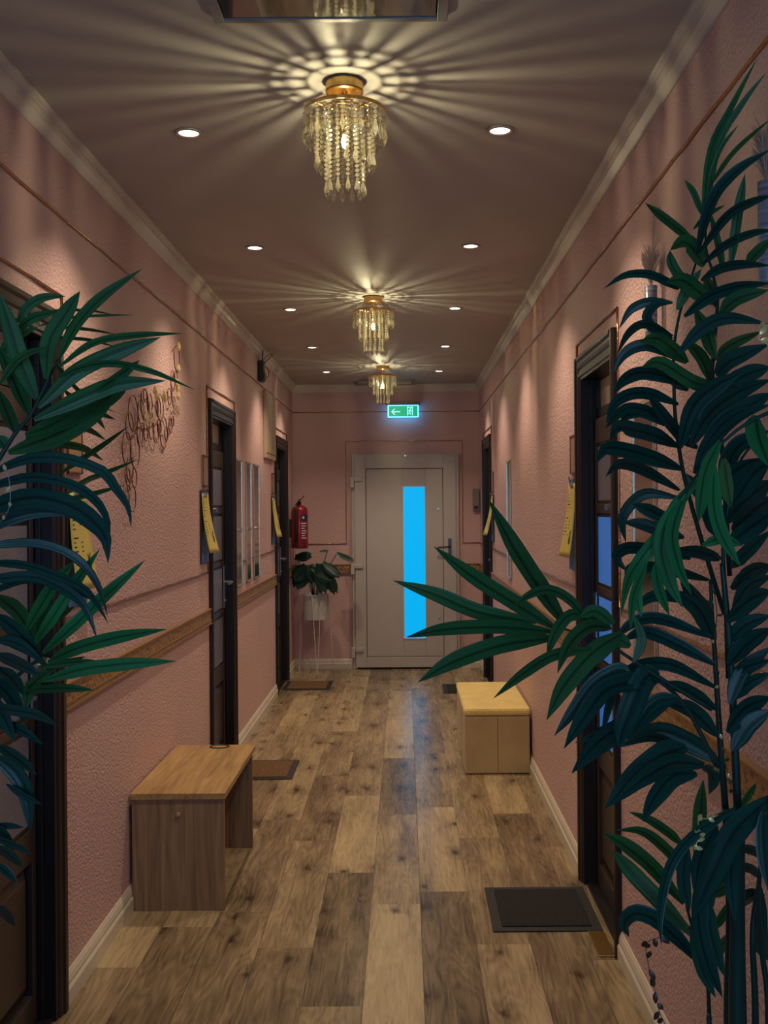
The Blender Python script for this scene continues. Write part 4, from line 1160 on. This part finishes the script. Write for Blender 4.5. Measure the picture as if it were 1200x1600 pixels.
RIGHT = [
 dict(Y=1.86, tip=.04, mat='palm', rachis=[(1140,900),(1128,700),(1113,600),(1116,540),(1121,470),(1113,425),(1103,385),(1104,320)], leaves=[
  (10,[(1096,378),(1109,242),(1141,171),(1183,91)]),(9,[(1098,373),(1121,233),(1158,165),(1198,112)]),(6,[(1104,293),(1126,233),(1154,195)]),
  (7,[(1107,294),(1147,237),(1206,184)]),(9,[(1096,335),(1085,303),(1070,281)]),(13,[(1085,378),(1045,346),(1008,317)]),
  (14,[(1141,420),(1153,335),(1164,271)]),(10,[(1130,425),(1121,378),(1107,325)]),(7,[(1083,358),(1104,337),(1133,320)]),
  (16,[(1166,414),(1183,395),(1208,371)]),(20,[(1125,490),(1153,466),(1202,453)]),(15,[(1116,562),(1142,539),(1190,518)]),
  (20,[(1118,560),(1104,520),(1085,480)]),(18,[(1112,600),(1096,560),(1070,530)]),(14,[(1119,480),(1110,450),(1100,430)])]),
 dict(Y=1.80, mat='palm_shaded', leaves=[
  (16,[(1088,399),(1113,314),(1151,267),(1206,232)]),(13,[(1092,395),(1134,339),(1172,316),(1210,304)]),(12,[(1098,412),(1134,382),(1173,365),(1210,359)]),
  (14,[(1095,438),(1123,420),(1158,413),(1205,415)]),(17,[(1069,494),(1107,464),(1153,448),(1206,442)]),(19,[(1060,553),(1097,513),(1137,497),(1200,506)]),
  (23,[(1118,585),(1144,562),(1202,538)]),(24,[(1130,604),(1167,585),(1204,573)])]),
 dict(Y=1.92, tip=-.04, mat='palm_shaded', rachis=[(1132,960),(1095,840),(1068,740),(1056,660),(1053,600),(1053,545),(1062,490),(1078,440),(1092,395)], leaves=[
  (12,[(1060,452),(1044,441),(1013,428),(976,430),(943,451)]),(13,[(1051,473),(1020,471),(999,476),(983,487),(967,514)]),
  (12,[(1051,525),(1018,508),(997,508),(978,525),(964,555)]),(17,[(1072,567),(1025,543),(997,541),(974,555),(959,583)]),
  (19,[(1083,604),(1025,585),(997,583),(974,595),(960,615)]),(17,[(1060,632),(1018,616),(985,616),(960,632),(947,662)]),
  (15,[(1051,655),(992,637),(967,646),(946,669)]),(19,[(1051,667),(1009,643),(988,644),(968,660)]),
  (22,[(1058,697),(1025,681),(990,672),(966,668),(953,690)]),(22,[(1065,733),(1025,717),(978,703),(946,701),(934,722)]),
  (16,[(1062,766),(1018,740),(985,726),(964,726),(946,745)]),(16,[(1060,778),(1013,771),(988,785),(972,813),(978,848)]),
  (19,[(1055,820),(1020,800),(988,788)]),(18,[(1069,840),(1037,831),(1003,819),(972,816)]),(17,[(1079,873),(1009,857),(976,857),(963,872),(981,894)]),
  (17,[(1107,906),(1055,892),(1010,885),(985,887),(976,902)]),(17,[(1111,943),(1060,932),(1018,932),(986,957)]),
  (16,[(1090,700),(1062,680),(1030,640),(1010,612)]),(16,[(1075,610),(1050,590),(1030,560)]),
  (14,[(1051,529),(1023,515),(1011,495),(1025,476),(1051,474)])]),
 dict(Y=1.90, mat='palm', leaves=[
  (24,[(1116,474),(1090,455),(1065,438),(1040,441)],-.05),(22,[(1074,567),(1050,545),(1025,529),(999,534)],-.05),(20,[(1132,609),(1083,597),(1032,567),(1002,574)],-.05),
  (22,[(1100,416),(1088,395),(1070,378),(1047,391)],-.05),(14,[(1075,442),(1060,430),(1048,408),(1047,391)],-.02),(15,[(1058,484),(1075,450),(1096,420)])]),
 dict(Y=1.76, mat='palm_shaded', rachis=[(1138,1060),(1134,940),(1130,860),(1138,790),(1152,730),(1178,690)], leaves=[
  (26,[(1062,700),(1083,637),(1118,604),(1160,582)]),(26,[(1079,697),(1107,648),(1153,613),(1205,593)]),(24,[(1097,705),(1130,660),(1177,630),(1206,614)]),
  (22,[(1085,740),(1110,690),(1150,650),(1204,632)]),(24,[(1107,789),(1125,765),(1153,733),(1190,715)]),(19,[(1142,887),(1165,864),(1204,829)]),
  (32,[(1146,787),(1177,740),(1204,722)]),(34,[(1130,819),(1165,780),(1204,750)]),(34,[(1144,829),(1177,799),(1205,778)]),
  (27,[(1137,852),(1177,822),(1205,801)]),(17,[(1153,906),(1177,890),(1204,882)]),(24,[(1128,760),(1150,700),(1204,672)]),
  (22,[(1124,840),(1108,800),(1090,720)]),(18,[(1125,875),(1093,862),(1050,858)]),(20,[(1120,800),(1095,770),(1072,740)]),(6,[(1125,683),(1142,648),(1160,616)])]),
 dict(Y=1.52, tip=-.03, mat='palm_fresh', rachis=[(1215,640),(1185,652),(1149,674),(1114,708),(1083,750),(1060,780)], rr=(.003, .0015), leaves=[
  (20,[(1125,689),(1104,733),(1095,780),(1091,816)]),(19,[(1130,717),(1136,757),(1143,794)]),(20,[(1116,726),(1116,792),(1130,841),(1157,885)]),
  (27,[(1181,649),(1184,682),(1203,730)]),(25,[(1069,771),(1041,820),(1034,862),(1046,908),(1067,950)]),(19,[(1074,761),(1051,827),(1058,878),(1081,930)]),
  (20,[(1093,747),(1060,785),(1037,829),(1002,873),(981,908),(970,963)]),(13,[(999,893),(996,932),(1002,964)]),(15,[(1023,882),(1030,920),(1046,962)]),
  (14,[(1097,852),(1130,841),(1160,853)]),(12,[(1010,880),(990,930),(985,985)])]),
 dict(Y=1.78, tip=-.03, mat='palm_shaded', rachis=[(1134,1270),(1124,1140),(1118,1040),(1113,967),(1110,905)], rr=(.006, .003), leaves=[
  (17,[(1112,996),(1031,967),(990,973),(960,998)]),(19,[(1118,1039),(1054,1005),(1007,988),(971,1001)]),(19,[(1118,1074),(1054,1040),(1013,1037),(981,1049),(958,1064)]),
  (17,[(1121,1109),(1072,1078),(1030,1068)]),(27,[(1124,1191),(1077,1160),(1025,1142),(966,1168)]),(13,[(1066,1169),(1019,1151),(974,1164)]),
  (22,[(1122,1150),(1080,1110),(1040,1100)]),(24,[(1116,1000),(1090,950),(1050,925)]),(18,[(1113,960),(1085,930),(1062,900)])]),
 dict(Y=1.66, tip=-.05, mat='palm_shaded', rachis=[(1121,1200),(1075,1110),(1035,1068),(1000,1056),(970,1058)], rr=(.004, .002), leaves=[
  (27,[(1031,1061),(996,1064),(946,1078),(908,1128),(881,1170)]),(21,[(984,1052),(967,1046),(929,1067),(894,1113),(866,1150)]),
  (34,[(1031,1055),(1007,1061),(978,1128),(966,1168)]),(30,[(1054,1090),(981,1131),(932,1163),(893,1208)]),(15,[(1010,1100),(981,1122),(937,1145),(898,1161)]),
  (36,[(1072,1166),(1037,1180),(990,1218),(945,1263)]),(26,[(1101,1195),(1054,1192),(1013,1212),(961,1251)]),(26,[(1089,1209),(1054,1212),(1025,1244),(1004,1284)]),
  (17,[(1101,1195),(1114,1212),(1108,1241)]),(20,[(1060,1090),(1020,1100),(985,1150)]),(12,[(975,1060),(955,1090),(940,1150)])]),
 dict(Y=1.62, tip=-.10, mat='palm', rachis=[(1112,1108),(1045,1068),(990,1032),(940,1002),(880,982)], rr=(.004, .0015), leaves=[
  (25,[(885,978),(840,913),(800,850),(763,780)]),(22,[(868,982),(800,940),(733,897),(678,854)]),(22,[(838,972),(750,957),(683,930),(614,907)]),
  (20,[(864,987),(783,980),(700,983),(634,996)]),(25,[(866,996),(787,1007),(710,1033),(653,1066)])]),
 dict(Y=1.58, tip=-.08, mat='palm', leaves=[
  (16,[(925,1014),(867,1023),(817,1053),(771,1091)]),(14,[(920,975),(893,940),(860,922),(827,930),(796,954)]),(17,[(940,968),(893,960),(867,990),(854,1029)]),
  (20,[(955,980),(920,980),(890,1007),(871,1052)]),(28,[(972,990),(927,1020),(883,1070),(854,1125)]),(18,[(960,975),(930,955),(905,965)]),
  (20,[(985,1010),(960,1000),(930,1040)]),(13,[(990,1035),(1003,1000),(990,960)])]),
 dict(Y=1.70, mat='palm_shaded', rachis=[(1153,1270),(1143,1055),(1133,930),(1128,880)], rr=(.007, .004), leaves=[
  (19,[(1142,1063),(1165,1043),(1205,1031)]),(17,[(1147,1092),(1171,1067),(1205,1051)]),(25,[(1136,1144),(1165,1107),(1205,1089)]),(25,[(1144,1173),(1171,1131),(1205,1109)]),
  (25,[(1139,1039),(1168,1005),(1205,981)]),(21,[(1136,1004),(1165,976),(1205,961)]),(25,[(1136,969),(1171,938),(1205,923)]),(21,[(1142,920),(1171,900),(1205,885)]),
  (22,[(1140,1100),(1160,1050),(1205,1010)]),(20,[(1145,950),(1170,915),(1205,900)])]),
 dict(Y=1.92, tip=.06, mat='palm', rachis=[(1109,1600),(1104,1519),(1090,1475),(1074,1420),(1066,1370)], rr=(.004, .002), leaves=[
  (13,[(1066,1320),(1047,1303),(1016,1282),(982,1268)]),(15,[(1066,1388),(1061,1353),(1035,1322),(1002,1299),(962,1297)]),(21,[(1068,1412),(1018,1355),(978,1322),(943,1301)]),
  (23,[(1084,1464),(1023,1400),(983,1358),(958,1328)]),(19,[(1092,1358),(1094,1279),(1099,1218)]),(9,[(1158,1260),(1182,1223)]),
  (17,[(1110,1400),(1135,1384),(1155,1370)]),(12,[(1114,1452),(1130,1429),(1142,1408)]),(14,[(1112,1500),(1130,1475),(1145,1460)])]),
 dict(Y=1.80, mat='palm_shaded', leaves=[
  (23,[(1094,1505),(1059,1467),(1023,1436),(992,1427),(975,1443),(983,1464)]),(13,[(1156,1276),(1180,1277),(1200,1291)]),(13,[(1154,1325),(1177,1329),(1196,1341)]),
  (13,[(1150,1354),(1173,1358),(1190,1372)]),(17,[(1111,1358),(1101,1412)]),(22,[(1185,1380),(1187,1465),(1203,1502)]),(18,[(1150,1420),(1172,1400),(1195,1398)])]),
 dict(Y=1.60, tip=-.05, mat='palm_shaded', leaves=[
  (15,[(1150,1262),(1116,1282),(1073,1315),(1044,1360),(1031,1429),(1034,1478)]),(35,[(1204,1246),(1149,1298),(1111,1372),(1081,1438)]),(19,[(1147,1322),(1142,1372),(1149,1440)]),
  (19,[(1073,1320),(1068,1374),(1078,1424)]),(23,[(1096,1345),(1092,1434),(1106,1505),(1129,1559)]),(18,[(1082,1434),(1094,1505),(1118,1559)]),(19,[(1104,1405),(1113,1465),(1132,1526)]),
  (19,[(1192,1267),(1193,1327),(1201,1393)]),(22,[(1120,1290),(1095,1340),(1085,1400)]),(18,[(1125,1300),(1112,1370),(1108,1440)])]),
]
palm('potted_palm', (.550, 1.75), 'tall dark green potted palm filling the right foreground', RIGHT,
     [([(1153,1620,1.75),(1152,1480,1.75),(1153,1270,1.72)], (.017, .011)), ([(1180,1620,1.78),(1176,1460,1.78),(1186,1380,1.80)], (.007, .004)),
      ([(1140,1620,1.78),(1142,1430,1.78),(1135,1265,1.78)], (.011, .007)), ([(1110,1620,1.90),(1109,1590,1.92)], (.005, .004)), ([(1200,1620,1.76),(1190,1480,1.76),(1185,1390,1.70),(1204,1246,1.60)], (.006, .003))])

LEFT = [
 dict(Y=1.66, tip=.08, mat='palm', rachis=[(-30,760),(0,715),(24,677),(47,650),(72,600),(92,560)], leaves=[
  (16,[(93,560),(120,507),(160,464),(222,420)]),(23,[(72,592),(77,533),(104,488),(125,455)]),(10,[(93,573),(147,536),(213,524),(286,521)]),
  (23,[(60,637),(120,581),(187,549),(251,527)]),(10,[(93,589),(133,573),(181,568),(240,581),(304,609)]),(23,[(53,656),(133,619),(187,600),(259,595)]),
  (14,[(150,612),(187,587),(218,563)]),(27,[(40,680),(107,653),(171,619),(205,590)]),(30,[(13,707),(93,677),(149,640),(180,610)])]),
 dict(Y=1.70, mat='palm', leaves=[
  (13,[(27,504),(43,480),(67,465),(103,463)]),(13,[(27,515),(53,496),(90,487)]),(25,[(57,624),(35,573),(16,512),(-3,455)]),(21,[(45,648),(21,592),(-3,540)]),
  (19,[(24,677),(11,645),(-3,608)]),(20,[(8,700),(-4,680)]),(14,[(0,560),(20,530),(60,510)]),(10,[(0,600),(30,560),(80,540)])]),
 dict(Y=1.95, tip=.15, mat='palm', leaves=[
  (4,[(60,510),(104,497),(160,493),(210,492)]),(4,[(70,490),(91,485),(139,485),(178,492)]),(5,[(70,515),(96,512),(139,515),(184,523)]),(5,[(70,530),(91,528),(139,531),(183,543)]),
  (6,[(80,568),(93,576),(120,608),(149,629),(181,645)]),(8,[(100,610),(147,641),(181,656)]),(9,[(100,610),(128,640),(149,651),(165,672)]),(9,[(67,675),(112,668),(139,672),(166,688)]),
  (11,[(60,700),(80,693),(128,699),(162,720)]),(8,[(93,741),(128,717),(160,696),(201,666)]),(8,[(53,797),(107,781),(147,771),(195,758)]),(8,[(100,775),(133,752),(165,739),(215,718)])]),
 dict(Y=1.50, tip=-.04, mat='palm_shaded', leaves=[
  (15,[(-20,745),(11,728),(53,715),(107,717),(160,736),(181,763),(200,792),(205,824)]),(14,[(-20,765),(0,756),(53,745),(112,757),(149,781),(168,813),(171,845)]),
  (29,[(-20,800),(0,789),(53,777),(107,789),(144,813),(165,840),(169,880)]),(13,[(-20,856),(0,851),(53,848),(101,861),(136,888),(157,923),(168,963)]),
  (12,[(-20,884),(0,880),(40,883),(80,896),(128,917),(152,944),(169,974)]),(15,[(-20,910),(0,904),(53,901),(99,920),(133,949),(153,1002)]),
  (18,[(-25,830),(10,812),(60,800),(110,805)]),(14,[(-20,930),(40,905),(100,915),(150,940)])]),
 dict(Y=1.62, tip=.05, mat='palm_fresh', rachis=[(-30,1130),(10,1075),(40,1045),(67,1026)], leaves=[
  (18,[(67,1021),(120,973),(173,923),(227,875)]),(17,[(53,1008),(85,960),(120,907),(156,858)]),(18,[(40,987),(80,920),(116,876)]),
  (19,[(75,1035),(120,1013),(187,995),(261,983)]),(19,[(67,1064),(133,1045),(200,1037),(275,1033)])]),
 dict(Y=1.70, mat='palm', leaves=[
  (10,[(60,1042),(120,1035),(172,1037)]),(8,[(66,1042),(101,1035),(134,1026)]),(12,[(41,1079),(96,1075),(147,1078)]),
  (14,[(-5,1000),(40,1010),(80,1050)]),(16,[(40,1105),(50,1070),(90,1040)]),(14,[(40,1085),(60,1060),(72,1030)])]),
 dict(Y=1.73, mat='palm', leaves=[
  (7,[(72,985),(99,960),(117,947)]),(18,[(45,1010),(60,980),(85,940)]),(22,[(-5,930),(30,960),(60,1010)]),(16,[(40,1005),(70,970),(96,935)])]),
 dict(Y=1.48, tip=-.03, mat='palm_shaded', rachis=[(-40,1060),(-10,1000),(20,1010),(60,1030)], leaves=[
  (20,[(-5,962),(27,987),(67,1028)]),(15,[(-5,1000),(27,1005),(73,1038)]),(17,[(-5,1022),(27,1036),(67,1057)]),(17,[(-5,1042),(19,1061),(37,1087)]),
  (15,[(-10,1108),(8,1108),(55,1116),(92,1135)]),(15,[(-8,1128),(0,1130),(33,1141),(68,1164)]),(15,[(-5,1164),(27,1185),(57,1211)]),
  (23,[(-10,1180),(22,1204),(41,1240),(48,1302)]),(9,[(10,1225),(40,1245),(66,1257)]),
  (22,[(-20,1060),(10,1080),(40,1130)]),(20,[(-20,1090),(0,1110),(25,1160)])]),
 dict(Y=1.46, tip=-.02, mat='palm_shaded', rachis=[(-40,1230),(-20,1270),(-12,1330),(-12,1420)], leaves=[
  (13,[(-14,1288),(5,1302),(22,1329)]),(13,[(-8,1322),(16,1336),(37,1356)]),
  (11,[(-6,1350),(10,1362),(27,1379)]),(13,[(-8,1416),(8,1428),(24,1448)]),(9,[(-12,1292),(10,1290),(37,1293)]),(9,[(-12,1308),(22,1320),(50,1334)])]),
]
palm('potted_palm', (-.690, 1.60), 'dark green potted palm reaching in from the left edge', LEFT,
     [([(-75,1620,1.60),(-80,1300,1.60),(-60,900,1.60),(-28,758,1.66)], (.014, .005)), ([(-60,1620,1.56),(-70,1350,1.54),(-45,1130,1.56),(-30,1128,1.62)], (.009, .005)),
      ([(-90,1620,1.52),(-90,1300,1.50),(-60,960,1.50),(-30,800,1.50),(-18,745,1.50)], (.009, .004)), ([(-85,1620,1.50),(-75,1350,1.48),(-50,1120,1.48),(-38,1058,1.48)], (.008, .004))])

# ------------------------------------------------------------------ little garlands
def small_leaf(m, c, d, L_, w_, nrm):
    c, d, nrm = Vector(c), Vector(d).normalized(), Vector(nrm)
    sd = d.cross(nrm).normalized(); up = sd.cross(d)
    rows_ = []
    for i in range(6):
        t = i / 5; hw = w_ * math.sin(PI * min(1, .08 + t * .92)) ** .8 / 2
        p = c + d * L_ * t + up * (.15 * L_ * t * t)
        rows_.append([p - sd * hw, p - up * hw * .3, p + sd * hw])
    m.grid(rows_)

def garland(pts, Y, label, leaf_m, pairs, Lf=.014, seed=3, stem_m='vine_stem', rv=.0007):
    rr = random.Random(seed)
    P = [at(x, y, Y) for x, y in pts]
    org = P[0].copy()
    r = tag(empty('leaf_garland', org), label, 'garland')
    C = catmull([p - org for p in P], 6 * len(P))
    m = MB(); m.tube(C, rv, 6); m.build('vine', M[stem_m], r, smooth=True)
    for k in range(pairs):
        c = C[int((k + .5) * (len(C) - 1) / pairs)]
        a = rr.uniform(0, 2*PI)
        m = MB(); small_leaf(m, c, (math.cos(a), -.4, math.sin(a)), Lf * rr.uniform(.8, 1.3), Lf * .62, (0, -1, .2))
        m.build('leaf', M[leaf_m if isinstance(leaf_m, str) else leaf_m[k % len(leaf_m)]], r, smooth=True, recalc=False)
    return r
garland([(1083,1452),(1050,1462),(1028,1465),(1010,1475),(1012,1500),(1018,1530),(1024,1550),(1030,1580),(1040,1602),(1056,1640)], 1.88,
        'thin brown vine with round bronze leaves trailing below the right palm', 'vine_leaf', 17, .016, 4)
garland([(1114,915),(1120,960),(1116,1010),(1123,1060),(1122,1120),(1128,1170),(1138,1215),(1146,1240)], 1.66,
        'fine beaded vine wound along the middle stem of the right palm', ['palm', 'pale_gold', 'vine_leaf'], 16, .008, 6)
garland([(1203,505),(1190,515),(1186,530),(1196,535),(1208,552)], 1.50, 'pale gold leaf sprig over the right palm fronds at the right edge', 'pale_gold', 4, .013, 9, stem_m='pale_gold')
garland([(1122,1274),(1104,1279),(1091,1280),(1094,1305),(1088,1318),(1084,1326)], 1.56, 'pale gold leaf clusters low on the right palm', 'pale_gold', 9, .010, 11, stem_m='pale_gold')
garland([(3,728),(12,742),(16,765),(15,790),(8,806),(-6,824)], 1.46, 'silver wire with pale gold leaves hanging at the left edge', 'pale_gold', 4, .009, 13, stem_m='wire_white', rv=.0004)
